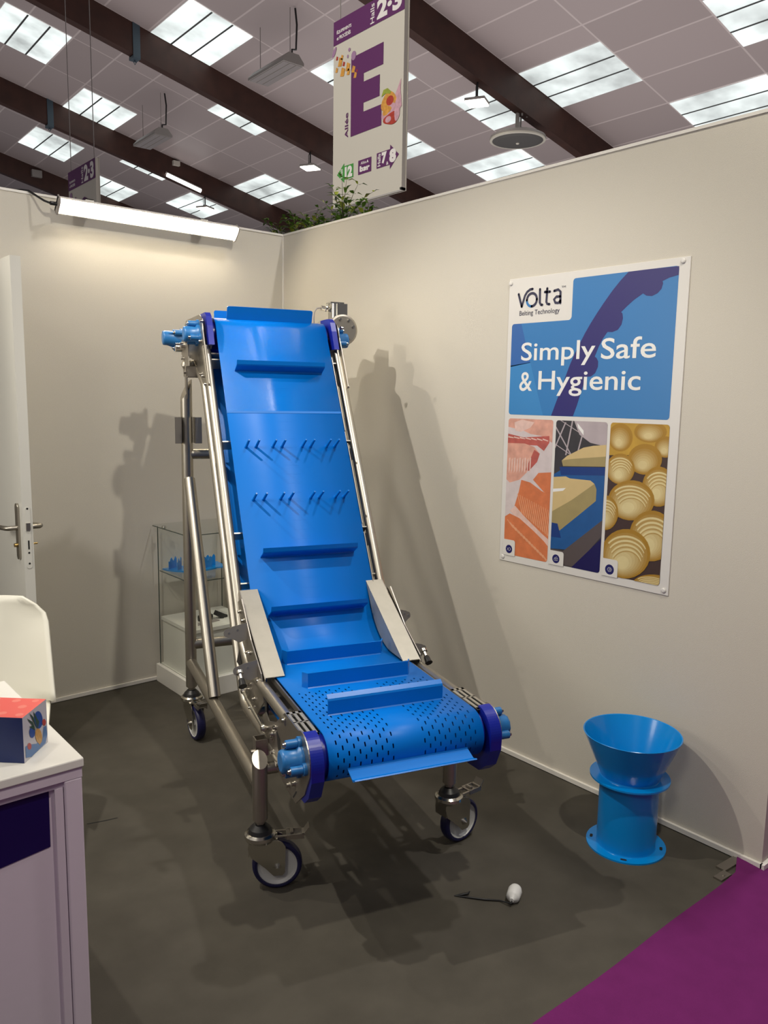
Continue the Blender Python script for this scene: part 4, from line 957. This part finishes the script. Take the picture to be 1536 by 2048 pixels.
    for (v, z) in ((1.06, 1.88), (1.09, 1.665), (1.035, 1.655), (.985, 1.622), (1.36, 1.90), (1.40, 1.75), (1.09, 1.80)):
        mb = MB(); xx = s*.303; mb.cyl((xx, v, z), (xx+s*.003, v, z), .009, 14); mb.cyl((xx+s*.003, v, z), (xx+s*.013, v, z), .0065, 6); mb.build('bolt', 'chrome', hp_)
    ctr = (1.153, 1.832); og = []
    for a_ in (178, 152, 96, 62): og.append((ctr[0]+.094*math.cos(math.radians(a_)), ctr[1]+.094*math.sin(math.radians(a_))))
    lowp = (zU(1.785, -.016), 1.785)
    edge_guard(0, .023, [(1.12, 1.782), lowp, (1.062, 1.865), (1.085, 1.905), (1.115, 1.922), (1.22, 1.922)], [(1.22, 1.88)])
    # tabs that carry the tilting scraper at the rear
    def housing(v, z, x0, ln, angs):
        mb = MB(); x1 = x0+s*ln
        mb.path([(x0, v, z), (x0+s*.010, v, z), (x0+s*.016, v, z), (x1-s*.010, v, z), (x1-s*.002, v, z), (x1, v, z)], .03, 10, rs=[.042, .042, .032, .034, .032, .026])
        for ad in angs:
            a_ = math.radians(ad); bv, bz = v+.045*math.cos(a_), z+.045*math.sin(a_)
            mb.cyl((x0, bv, bz), (x0+s*.044, bv, bz), .0125, 16); mb.cyl((x0, bv, bz), (x0+s*.010, bv, bz), .018, 16)
            mb.add([(x0, v+.02*math.cos(a_), z+.02*math.sin(a_)), (x0, bv, bz), (x0+s*.040, bv, bz), (x1-s*.012, v+.03*math.cos(a_), z+.03*math.sin(a_))], [(0, 1, 2, 3)])
        o = mb.build('bearing_housing', 'blueplastic', conv)
        for ad in angs:
            a_ = math.radians(ad); bv, bz = v+.045*math.cos(a_), z+.045*math.sin(a_)
            m2_ = MB(); m2_.cyl((x0+s*.044, bv, bz), (x0+s*.047, bv, bz), .0095, 14); m2_.cyl((x0+s*.047, bv, bz), (x0+s*.053, bv, bz), .0065, 6); m2_.build('bolt', 'chrome', o)
    housing(-.316, .573, s*.303, .062, (80, 195, 285))
    housing(1.153, 1.832, s*.303, .066, (200, 320, 80))
    if s < 0: housing(1.46, 1.832, s*.318, .095, (40, 150, 270))
    # rear flange and plate
    if s < 0:
        mt = basis((s*.345, 0, 0), (0, 1, 0), (0, 0, 1), (1, 0, 0))
        mb = MB(); mb.prism([(1.22, 1.84), (1.35, 1.815), (1.37, 1.78), (1.355, 1.755), (1.33, 1.745), (1.30, 1.70), (1.18, 1.70), (1.19, 1.80)], mt, .005); fl_ = mb.build('pivot_plate', 'steel_plate', conv)
        mb = MB(); mb.cyl((s*.345, 1.27, 1.79), (s*.362, 1.27, 1.79), .014, 16); mb.cyl((s*.345, 1.35, 1.785), (s*.372, 1.35, 1.785), .02, 18); mb.cyl((s*.345, 1.29, 1.735), (s*.358, 1.29, 1.735), .008, 6); mb.build('pivot_bolt', 'chrome', fl_)
        mb = MB(); mb.prism([(1.36, 1.76), (1.40, 1.76), (1.375, 1.66), (1.345, 1.655)], basis((s*.335, 0, 0), (0, 1, 0), (0, 0, 1), (1, 0, 0)), .004); mb.build('hanging_strip', 'steel_plate', conv)
    # front castor position handled below
for (v, z, r, uu) in ((.012, .398, .0195, .330), (1.271, .437, .0235, .330), (1.271, 1.315, .0225, .330), (.33, .459, .0185, .28)):
    mb = MB(); mb.cyl((-uu, v, z), (uu, v, z), r, 22); mb.build('cross_tube', 'steel', conv)
mb = MB(); mb.path([(-.352, 1.30, 1.700), (-.340, 1.30, 1.706), (-.28, 1.29, 1.712), (.30, 1.29, 1.712)], .021, 20, rs=[.012, .021, .021, .021]); mb.build('cross_tube', 'steel', conv)
rot = Matrix.Rotation(math.radians(60), 3, 'X')
for z in (1.395, 1.055, 1.725, .88):
    mb = MB(); v = zU(z, .022); rin = Matrix.Rotation(math.radians(-30), 3, 'X'); mb.box((0, v+.866*.036, z-.5*.036), (.56, .070, .003), rin); mb.box((0, v+.003, z+.0), (.56, .004, .0025), rot); mb.build('cross_member', 'steel', conv)
for v in (.10, -.05, -.20):
    mb = MB(); mb.bb((-.285, v-.02, .60), (.285, v+.02, .604)); mb.build('cross_member', 'steel_plate', conv)
mb = MB()
for u in (-.16, 0, .16): mb.bb((u-.02, -.27, .622), (u+.02, .20, .636))
for u in (-.16, 0, .16):
    for t0 in (1.0,): mb.box((u, .012+.5*1.5+.012, 1.5*.866), (.04, 1.0, .012), rot)
mb.build('slider_bar', 'navy', conv)
for (v, z) in ((-.316, .573), (1.153, 1.832), (1.46, 1.832)):
    mb = MB(); mb.cyl((-.255, v, z), (.255, v, z), .060, 28, 0); mb.cyl((-.31, v, z), (.31, v, z), .015, 16, 1); mb.build('pulley', ['navy', 'steel'], conv)
mb = MB(); mb.cyl((-.24, .60, .70), (.24, .60, .70), .02, 20); mb.build('pulley', 'navy', conv)
# gear motor with terminal box
mb = MB(); mx, mv, mz, mr = .366, 1.20, 1.885, .066
mt = basis((mx, mv, mz), (1, 0, 0), (0, 0, 1), (0, -1, 0))
mb.lathe([(mr, -.24), (mr, -.02), (mr+.004, -.02), (mr+.004, .0), (mr-.004, .004), (.0, .004)], 40, 0, mt); mb.lathe([(0, -.24), (mr, -.24)], 40, 0, mt)
mb.cyl((mx, 1.46, 1.832), (.30, 1.46, 1.832), .045, 24)
gm = mb.build('gear_motor', 'steel_plate', conv, label='round stainless gear motor with a disc face')
for a_ in (60, 170, 200, 300, 20, 110):
    mb = MB(); q = mt @ Vector((.050*math.cos(math.radians(a_)), .050*math.sin(math.radians(a_)), .004)); mb.cyl(tuple(q), (q.x, q.y-.008, q.z), .006, 6); mb.build('bolt', 'chrome', gm)
mb = MB(); mb.cyl((mx-.005, mv+.085, mz+.055), (mx-.005, mv+.085, mz+.125), .037, 6); mb.box((mx-.01, mv+.085, mz+.127), (.066, .066, .006)); mb.box((mx+.01, mv+.06, mz+.09), (.05, .04, .065)); mb.build('terminal_box', 'chrome', gm)
mb = MB(); mb.cyl((mx-.03, mv+.085, mz+.098), (mx-.085, mv+.075, mz+.102), .011, 8); mb.cyl((mx-.05, mv+.08, mz+.10), (mx-.058, mv+.08, mz+.10), .016, 6); mb.build('cable_gland', 'chrome', gm)
mb = MB(); mb.path([(mx-.085, mv+.075, mz+.102), (mx-.105, mv+.07, mz+.098), (mx-.118, mv+.07, mz+.08), (mx-.120, mv+.07, mz+.05), (mx-.112, mv+.08, mz+.0), (mx-.10, mv+.12, mz-.05)], .0035, 8); mb.build('motor_cable', 'fixture', gm)

# castors
def castor(u, v, ang, up=False, brake=True):
    """ang: direction the wheel trails, in the conveyor's own plan"""
    cr = MB(); ca, sa = math.cos(ang), math.sin(ang)
    mt = Matrix(((ca, -sa, 0, u), (sa, ca, 0, v), (0, 0, 1, 0), (0, 0, 0, 1)))
    cr.lathe([(.0, .168), (.046, .168), (.051, .178), (.050, .188), (.043, .194), (.040, .190), (.038, .194), (.030, .196)], 36, 0, mt)
    fk = [(-.036, .174), (.052, .174), (.070, .166), (.080, .150), (.078, .062), (.070, .052), (.042, .052), (.014, .082), (-.030, .120), (-.040, .150)]
    for y in (-.029, .026):
        m2 = mt @ Matrix(((1, 0, 0, 0), (0, 0, 1, y), (0, 1, 0, 0), (0, 0, 0, 1))); cr.prism(fk, m2, .003)
    cr.box(tuple(mt @ Vector((.012, 0, .172))), (.085, .056, .005), mt.to_3x3())
    cr.box(tuple(mt @ Vector((-.036, 0, .148))), (.003, .056, .05), mt.to_3x3())
    root = cr.build('castor', 'chrome', conv)
    def sub(mb, nm, mt_): return mb.build(nm, mt_, root)
    wm = mt @ Matrix.Translation((.054, 0, .0805)) @ Matrix(((1, 0, 0, 0), (0, 0, 1, 0), (0, -1, 0, 0), (0, 0, 0, 1)))
    w = MB(); w.lathe([(0, -.014), (.012, -.014), (.016, -.008), (.030, -.006), (.056, -.009), (.063, -.014), (.066, -.019), (.066, .019), (.063, .014), (.056, .009), (.030, .006), (.016, .008), (.012, .014), (0, .014)], 40, 0, wm); sub(w, 'wheel', 'wheelwhite')
    w = MB(); w.lathe([(.064, -.0185), (.072, -.020), (.078, -.016), (.0805, -.008), (.0805, .008), (.078, .016), (.072, .020), (.064, .0185)], 48, 0, wm); sub(w, 'tyre', 'tyre')
    w = MB(); a = mt @ Vector((.054, -.042, .0805)); c_ = mt @ Vector((.054, .040, .0805)); w.cyl(tuple(a), tuple(c_), .0055, 12)
    for y0, y1, r in ((-.037, -.029, .010), (.029, .037, .010), (-.031, -.029, .014)): w.cyl(tuple(mt @ Vector((.054, y0, .0805))), tuple(mt @ Vector((.054, y1, .0805))), r, 6)
    sub(w, 'axle_bolt', 'chrome')
    w = MB(); w.lathe([(.039, .193), (.034, .206), (.020, .220), (.015, .222)], 30, 0, mt); sub(w, 'dust_cone', 'black')
    w = MB(); w.lathe([(.016, .218), (.016, .228), (.013, .230), (.013, .240)], 6, 0, mt); w.lathe([(.019, .231), (.019, .238)], 24, 0, mt); w.lathe([(.0, .2385), (.019, .2385)], 24, 0, mt); sub(w, 'stem_nut', 'steel')
    if brake:
        w = MB(); R3 = mt.to_3x3()
        w.box(tuple(mt @ Vector((.068, .017, .181))), (.050, .008, .004), R3); w.box(tuple(mt @ Vector((.068, -.017, .181))), (.050, .008, .004), R3)
        w.box(tuple(mt @ Vector((.090, 0, .182))), (.014, .046, .005), R3)
        w.box(tuple(mt @ Vector((.112, .020, .178))), (.056, .004, .016), R3); w.box(tuple(mt @ Vector((.112, -.020, .178))), (.056, .004, .016), R3); w.box(tuple(mt @ Vector((.138, 0, .184))), (.010, .044, .004), R3)
        w.box(tuple(mt @ Vector((.115, 0, .176))), (.045, .038, .003), R3)
        w.cyl(tuple(mt @ Vector((.100, -.012, .186))), tuple(mt @ Vector((.100, .012, .186))), .007, 10)
        tilt = R3 @ Matrix.Rotation(math.radians(-55), 3, 'Y'); w.box(tuple(mt @ Vector((.148, 0, .194))), (.026, .038, .003), tilt)
        sub(w, 'brake_pedal', 'steel_plate')
    return root
castor(-.342, 0, math.radians(-14)); castor(.342, 0, math.radians(16)); castor(-.342, 1.271, math.radians(-80)); castor(.342, 1.271, math.radians(-60))

# ------------------------------------------------------------------ blue funnel chute
t = thing('funnel_chute', 'bright blue flanged funnel standing on the floor by the right wall', 'funnel', (-.229, -2.601, 0))
def slotdisc(r0, r1, z, h, mi=0, nslots=0):
    mb = MB(); mb.lathe([(r0, z), (r1, z), (r1, z+h), (r0, z+h)], 64); return mb
mb = slotdisc(.100, .1385, 0, .006); fl = mb.build('base_flange', 'funnel', t)
for a_ in (-135, -45, 45, 135):
    mb = MB(); c_ = Vector((.121*math.cos(math.radians(a_-15)), .121*math.sin(math.radians(a_-15)), .0062)); R3 = Matrix.Rotation(math.radians(a_+75), 3, 'Z')
    mb.prism(arc(.006, 0, .005, -90, 90, 6)+arc(-.006, 0, .005, 90, 270, 6), Matrix.Translation(c_) @ R3.to_4x4(), .0006); mb.build('bolt_slot', 'hole', fl)
mb = MB(); mb.lathe([(.104, .006), (.103, .010), (.103, .258)], 64); mb.lathe([(.099, .258), (.099, .006)], 64); mb.build('tube_body', 'funnel', t)
mb = slotdisc(.098, .1385, .258, .006); mb.build('upper_flange', 'funnel', t)
mb = MB(); mb.lathe([(.104, .264), (.103, .268), (.168, .4195), (.1695, .4215), (.168, .423), (.165, .4215)], 72); mb.lathe([(.165, .4215), (.100, .266), (.099, .258)], 72); mb.build('cone', 'funnel', t)

# ------------------------------------------------------------------ glass showcase
CX0, CX1, CY0, CY1 = -.845, -.425, -.420, -.014
t = thing('showcase', 'glass showcase with white base standing in the corner behind the conveyor', 'display case', ((CX0+CX1)/2, (CY0+CY1)/2, 0))
ox, oy = (CX0+CX1)/2, (CY0+CY1)/2; hx2, hy2 = (CX1-CX0)/2, (CY1-CY0)/2
mb = MB(); mb.bb((-hx2, -hy2, .0), (hx2, hy2, .10)); bevel(mb.build('plinth', 'white', t), .002)
mb = MB(); mb.bb((-hx2+.03, -hy2+.03, .10), (hx2-.03, hy2-.03, .352)); mb.bb((-hx2+.024, -hy2+.022, .352), (hx2-.024, hy2-.024, .37)); mb.build('cupboard', 'white', t)
def pane(a, c_, nm):
    mb = MB(); mb.bb(a, c_); o = mb.build(nm, 'glass', t); return o
pane((-hx2+.018, -hy2+.018, .10), (-hx2+.023, hy2-.018, .868), 'glass_side'); pane((hx2-.023, -hy2+.018, .10), (hx2-.018, hy2-.018, .868), 'glass_side')
pane((-hx2+.024, -hy2+.014, .10), (hx2-.024, -hy2+.018, .868), 'glass_front'); pane((-hx2+.03, -hy2+.03, .624), (hx2-.03, hy2-.03, .632), 'glass_shelf')
pane((-hx2-.0, -hy2+.0, .872), (hx2, hy2, .880), 'glass_top')
mb = MB()
for x, y in ((-hx2+.018, -hy2+.018), (-hx2+.018, hy2-.018), (hx2-.018, -hy2+.018), (hx2-.018, hy2-.018)): mb.box((x, y, .485), (.004, .004, .77))
for z, i_ in ((.8725, 0), (.6245, .024)):
    q = .002
    for a, c_ in (((-hx2+i_, -hy2+i_), (hx2-i_, -hy2+i_)), ((-hx2+i_, -hy2+i_), (-hx2+i_, hy2-i_)), ((hx2-i_, -hy2+i_), (hx2-i_, hy2-i_))): mb.bb((a[0]-q, a[1]-q, z-q), (c_[0]+q, c_[1]+q, z+q))
mb.build('glass_edge', 'glassedge', t)
for x, y, z in ((-hx2+.02, -hy2+.05, .82), (-hx2+.04, hy2-.05, .866)):
    mb = MB(); mb.lathe([(0, -.012), (.010, -.010), (.013, 0), (.010, .010), (0, .012)], 16, 0, Matrix.Translation((x, y, z))); mb.build('glass_clip', 'chrome', t)
# samples on the glass shelf and on the cupboard
mb = MB()
pts = arc(-.645, -.05, .165, 180, 300, 20)
outer_ = [(x, y) for x, y in pts]; poly2 = outer_+[(-.50, -.20), (-.48, -.05)]
mb.prism(poly2, Matrix.Translation((0, 0, .633)), .006)
for i in range(60):
    a_ = math.radians(182+i*1.95); x, y = -.645+.167*math.cos(a_), -.05+.167*math.sin(a_); mb.box((x, y, .636), (.004, .006, .008), Matrix.Rotation(a_, 3, 'Z'))
for (x, y, a_) in ((-.765, -.08, .5), (-.745, -.12, .8), (-.69, -.12, .2), (-.655, -.15, .15), (-.61, -.17, .1), (-.57, -.13, .0)):
    R3 = Matrix.Rotation(a_, 3, 'Z').to_4x4()
    prof = [(-.035, 0), (.035, 0), (.035, .045)]+[(.035-.07*k/8, .050+.012*math.sin(k*1.5)) for k in range(9)]
    mb.prism(prof, Matrix.Translation((x, y, .639)) @ R3 @ Matrix(((1, 0, 0, 0), (0, 0, 1, 0), (0, 1, 0, 0), (0, 0, 0, 1))), .003)
tag(mb.build('belt_sample', 'prblue3'), 'blue toothed belt sample with wavy flights on the upper shelf of the showcase', 'sample')
bpy.data.objects['belt_sample'].data.materials[0] = M['funnel']
mb = MB(); mb.prism([(-.03, -.01), (.05, -.015), (.06, .01), (-.02, .02)], basis((-.68, -.25, .371), (1, 0, 0), (0, 1, 0), (0, 0, 1)), .018)
for i in range(7): mb.box((-.70+i*.012, -.25+.004*math.sin(i*3), .392+.003*math.sin(i*5)), (.007, .018, .014+.01*math.sin(i*2.2)**2))
tag(mb.build('machine_sample', 'black'), 'small black toothed part lying on the white top inside the showcase', 'sample')
mb = MB(); mb.box((-.585, -.26, .391), (.05, .035, .026), Matrix.Rotation(.5, 3, 'Y')); mb.box((-.56, -.26, .377), (.04, .02, .012))
tag(mb.build('machine_sample', 'black'), 'tilted black block on the white top inside the showcase, right of the toothed part', 'sample')
mb = MB(); mb.prism([(-.07, -.02), (.07, .0), (.06, .03), (-.05, .02)], basis((-.68, -.31, .371), (1, 0, 0), (0, 1, 0), (0, 0, 1)), .004)
tag(mb.build('leaflet', 'louver'), 'thin grey strip lying in front of the black parts in the showcase', 'sample')

# ------------------------------------------------------------------ counter, chair, gift box
KX, KY, KH = -2.053, -2.335, .76; KW, KD = 1.5, .63
t = thing('counter', 'white counter with dark navy front panel in the lower left corner', 'counter', (KX-KW/2, KY+KD/2, 0))
ox, oy = KX-KW/2, KY+KD/2; hx2, hy2 = KW/2, KD/2
mb = MB(); mb.bb((-hx2, -hy2, KH-.022), (hx2, hy2, KH)); bevel(mb.build('countertop', 'white', t), .003)
mb = MB(); mb.bb((-hx2+.004, -hy2+.004, KH-.046), (hx2-.004, -hy2+.04, KH-.0225)); mb.bb((-hx2+.04, -hy2+.012, KH-.062), (hx2-.042, -hy2+.034, KH-.046)); mb.bb((hx2-.04, -hy2+.04, KH-.046), (hx2-.004, hy2-.004, KH-.0225)); mb.build('top_rail', 'lilac', t)
for x in (-hx2+.004, hx2-.044):
    for y in (-hy2+.004, hy2-.044):
        mb = MB(); mb.bb((x, y, 0), (x+.040, y+.040, KH-.046)); bevel(mb.build('corner_post', 'lilac', t), .004, 3)
mb = MB(); mb.bb((-hx2+.044, -hy2+.020, .03), (hx2-.064, -hy2+.026, KH-.062)); mb.bb((hx2-.064, -hy2+.010, .0), (hx2-.046, -hy2+.030, KH-.062)); mb.build('front_panel', 'lilac', t)
mb = MB(); mb.bb((hx2-.03, -hy2+.044, .03), (hx2-.02, hy2-.044, KH-.046)); mb.bb((-hx2+.02, -hy2+.044, .03), (-hx2+.03, hy2-.044, KH-.046)); mb.build('side_panel', 'lilac', t)
def on_y(px, py, Y):
    d = ray_at(px, py); k = (Y-EYE[1])/d.y; return EYE[0]+d.x*k-ox, EYE[2]+d.z*k
FY = KY+.019
pa, pb, pc = on_y(97, 1575, FY), on_y(101, 1693, FY), on_y(0, 1737, FY)
mb = MB(); sl = (pb[1]-pc[1])/(pb[0]-pc[0]); xl = -hx2+.05
mb.add([(pa[0], -hy2+.0185, pa[1]), (pb[0], -hy2+.0185, pb[1]), (-.12, -hy2+.0185, pb[1]+sl*(-.12-pb[0])), (-.12, -hy2+.0185, pa[1])], [(0, 3, 2, 1)]); mb.build('navy_graphic', 'navyprint', t)
# box on the counter
def on_z(px, py, Z):
    d = ray_at(px, py); k = (Z-EYE[2])/d.z; return EYE[0]+d.x*k, EYE[1]+d.y*k
f0 = Vector((*on_z(49, 1527, KH), 0)); f1 = Vector((*on_z(96, 1484, KH), 0)); e1 = (f1-f0); wd = e1.length; e1.normalize(); e2 = Vector((-e1.y, e1.x, 0))
t = thing('gift_box', 'blue cardboard box with coral lid and pineapple side picture on the counter', 'box', (f0.x, f0.y, KH+.0005)); BH = .106
ca = Matrix(((e2.x, e1.x, 0, 0), (e2.y, e1.y, 0, 0), (0, 0, 1, 0), (0, 0, 0, 1)))
if ca.determinant() < 0: pass
BW = .125
mb = MB()
c8 = [Vector((0, 0, 0)), e1*wd, e1*wd+e2*BW, e2*BW]; up = Vector((0, 0, BH))
mb.add(c8+[q+up for q in c8], [(0, 3, 7, 4), (2, 3, 0, 1), (1, 5, 6, 2), (2, 6, 7, 3)], 0); mb.add([c8[0], c8[1], c8[1]+up, c8[0]+up], [(0, 1, 2, 3)], 1); mb.add([q+up for q in c8], [(0, 1, 2, 3)], 2)
M['boxnavy'] = mat('box_navy', (.006, .022, .13), .35); M['boxwhite'] = mat('box_white', (.55, .53, .58), .35); M['coral'] = mat('box_coral', (.90, .14, .12), .4); M['corall'] = mat('box_coral_light', (.95, .25, .20), .4); M['boxblue'] = mat('box_blue', (.02, .07, .30), .4, noise=.3, nscale=120); M['boxmid'] = mat('box_mid_blue', (.09, .19, .40), .4); M['pineapple'] = mat('box_pineapple', (.50, .27, .08), .4, noise=.4, nscale=150); M['pleaf'] = mat('box_leaf', (.03, .07, .04), .4); M['berry'] = mat('box_berry', (.42, .06, .05), .4)
body = mb.build('carton', ['boxnavy', 'boxwhite', 'coral'], t)
fm = basis(-e2*.0006, e1, (0, 0, 1), e1.cross(Vector((0, 0, 1))))
def fp_(x, y): # pixel of the box-side crop to face fraction
    X = (x-500)/(1020-500); yt = 700+(300-700)*X; yb = 1690+(1270-1690)*X; return X*wd, (1-(y-yt)/(yb-yt))*BH
mb = MB()
def bp_(pts, mi, z): mb.add([fm @ Vector((*fp_(*p_), z)) for p_ in pts], [tuple(range(len(pts)))], mi)
bp_([(530, 1330), (620, 1290), (760, 1290), (900, 1180), (930, 930), (990, 900), (1005, 1100), (960, 1290), (640, 1570), (530, 1575)], 1, .0001)
bp_(ell(825, 760, 92, 195, 20), 0, .0002); bp_(ell(680, 1030, 60, 120, 16), 0, .0002)
bp_(ell(815, 1120, 72, 175, 18, -.1), 2, .0003); bp_([(790, 1250), (830, 1330), (850, 1240)], 2, .0004)
for q in (((760, 980), (580, 710), (700, 800)), ((780, 960), (640, 600), (720, 690)), ((790, 960), (720, 560), (790, 700)), ((760, 1000), (620, 900), (700, 880)), ((800, 960), (790, 720), (840, 800))): bp_(q, 3, .0005)
bp_(ell(610, 1330, 42, 75, 12), 4, .0004); bp_(ell(945, 820, 42, 75, 12), 4, .0004)
mb.build('side_picture', ['boxblue', 'boxmid', 'pineapple', 'pleaf', 'berry'], body)
tm = basis((0, 0, BH+.0003), e1, e2, (0, 0, 1)); mb = MB()
for x, y, r in ((.15, .85, .1), (.55, .75, .1), (.85, .5, .1), (.2, .45, .09), (.55, .25, .1), (.9, .9, .09), (.88, .15, .08), (.15, .12, .09)):
    mb.add([tm @ Vector((x*wd+r*wd*.9*math.cos(a), y*BW+r*BW*math.sin(a)*.8, 0)) for a in [2*PI*i/10 for i in range(10)]], [tuple(range(10))], 0)
mb.build('lid_pattern', 'corall', body)
# shell chair
t = thing('shell_chair', 'white moulded shell chair behind the counter at the left edge', 'chair', (-2.07, -1.38, 0), math.radians(-22))
mb = MB(); NU, NV = 26, 30; vs = []
for j in range(NV+1):
    q = j/NV
    # centre line: front lip of the seat, seat, bend, back
    if q < .45: k = q/.45; cy, cz, w, cup = -.24+.42*k, .455-.02*math.sin(k*PI), .225-.01*k, .02+.05*k
    elif q < .60: k = (q-.45)/.15; a_ = k*PI/2*.88; cy, cz, w, cup = .18+.085*math.sin(a_), .455+.085*(1-math.cos(a_)), .215+.02*k, .07+.05*k
    else: k = (q-.60)/.40; cy, cz, w, cup = .264+.065*k, .530+.335*k, (.235-.03*k)*(1 if k < .7 else max(.62, (1-((k-.7)/.302)**3)**.4)), .12-.085*k
    for i in range(NU+1):
        x = -1+2*i/NU; xx = x*w; e_ = abs(x)**2.2
        if q < .45: vs.append((xx, cy, cz+cup*e_))
        else:
            kk = min(1, (q-.45)/.15); vs.append((xx, cy-cup*1.25*e_*kk, cz+cup*e_*(1-kk)))
fs = [(j*(NU+1)+i, j*(NU+1)+i+1, (j+1)*(NU+1)+i+1, (j+1)*(NU+1)+i) for j in range(NV) for i in range(NU)]
mb.add(vs, fs, 0, True); sh = mb.build('shell', 'chair', t); so = sh.modifiers.new('thick', 'SOLIDIFY'); so.thickness = .007; so.offset = 0
for x in (-.17, .17):
    for y, y2 in ((-.13, -.2), (.13, .2)):
        mb = MB(); mb.path([(x*.5, y*.6, .43), (x*.7, y, .41), (x*1.25, y2*1.05, .0)], .012, 12, rs=[.012, .014, .009]); mb.build('leg', 'white', t)

# ------------------------------------------------------------------ white plug on a black strap
t = thing('plug', 'small white bottle-shaped plug with a black strap lying on the grey floor', 'plug', (-.752, -2.545, 0), 0)
a0 = Vector((*on_z(1024, 1800, .018), .019))-Vector((-.752, -2.545, 0)); a1 = Vector((*on_z(1033, 1772, .026), .023))-Vector((-.752, -2.545, 0)); dd = (a1-a0).normalized()
mb = MB(); mb.path([a0-dd*.004, a0, a0+dd*.008, a0+dd*.014, a0+dd*.045, a0+dd*.056, a0+dd*.060], .02, 26, rs=[.007, .008, .018, .0215, .0225, .019, .012]); mb.build('plug_body', 'prwhite', t)
S = lambda x, y, z=.004: Vector((*on_z(x, y, z), z))-Vector((-.752, -2.545, 0))
mb = MB(); mb.path([a0+dd*.004, a0-dd*.010-Vector((0, 0, .006)), S(1000, 1801), S(970, 1799), S(940, 1795), S(908, 1791, .003)], .0025, 8, rs=[.003, .003, .0025, .003, .0032, .001]); mb.path([S(908, 1791, .003), S(925, 1789, .006), S(936, 1787, .008), S(940, 1782, .016)], .0025, 8, rs=[.001, .004, .004, .001]); mb.build('strap', 'black', t)
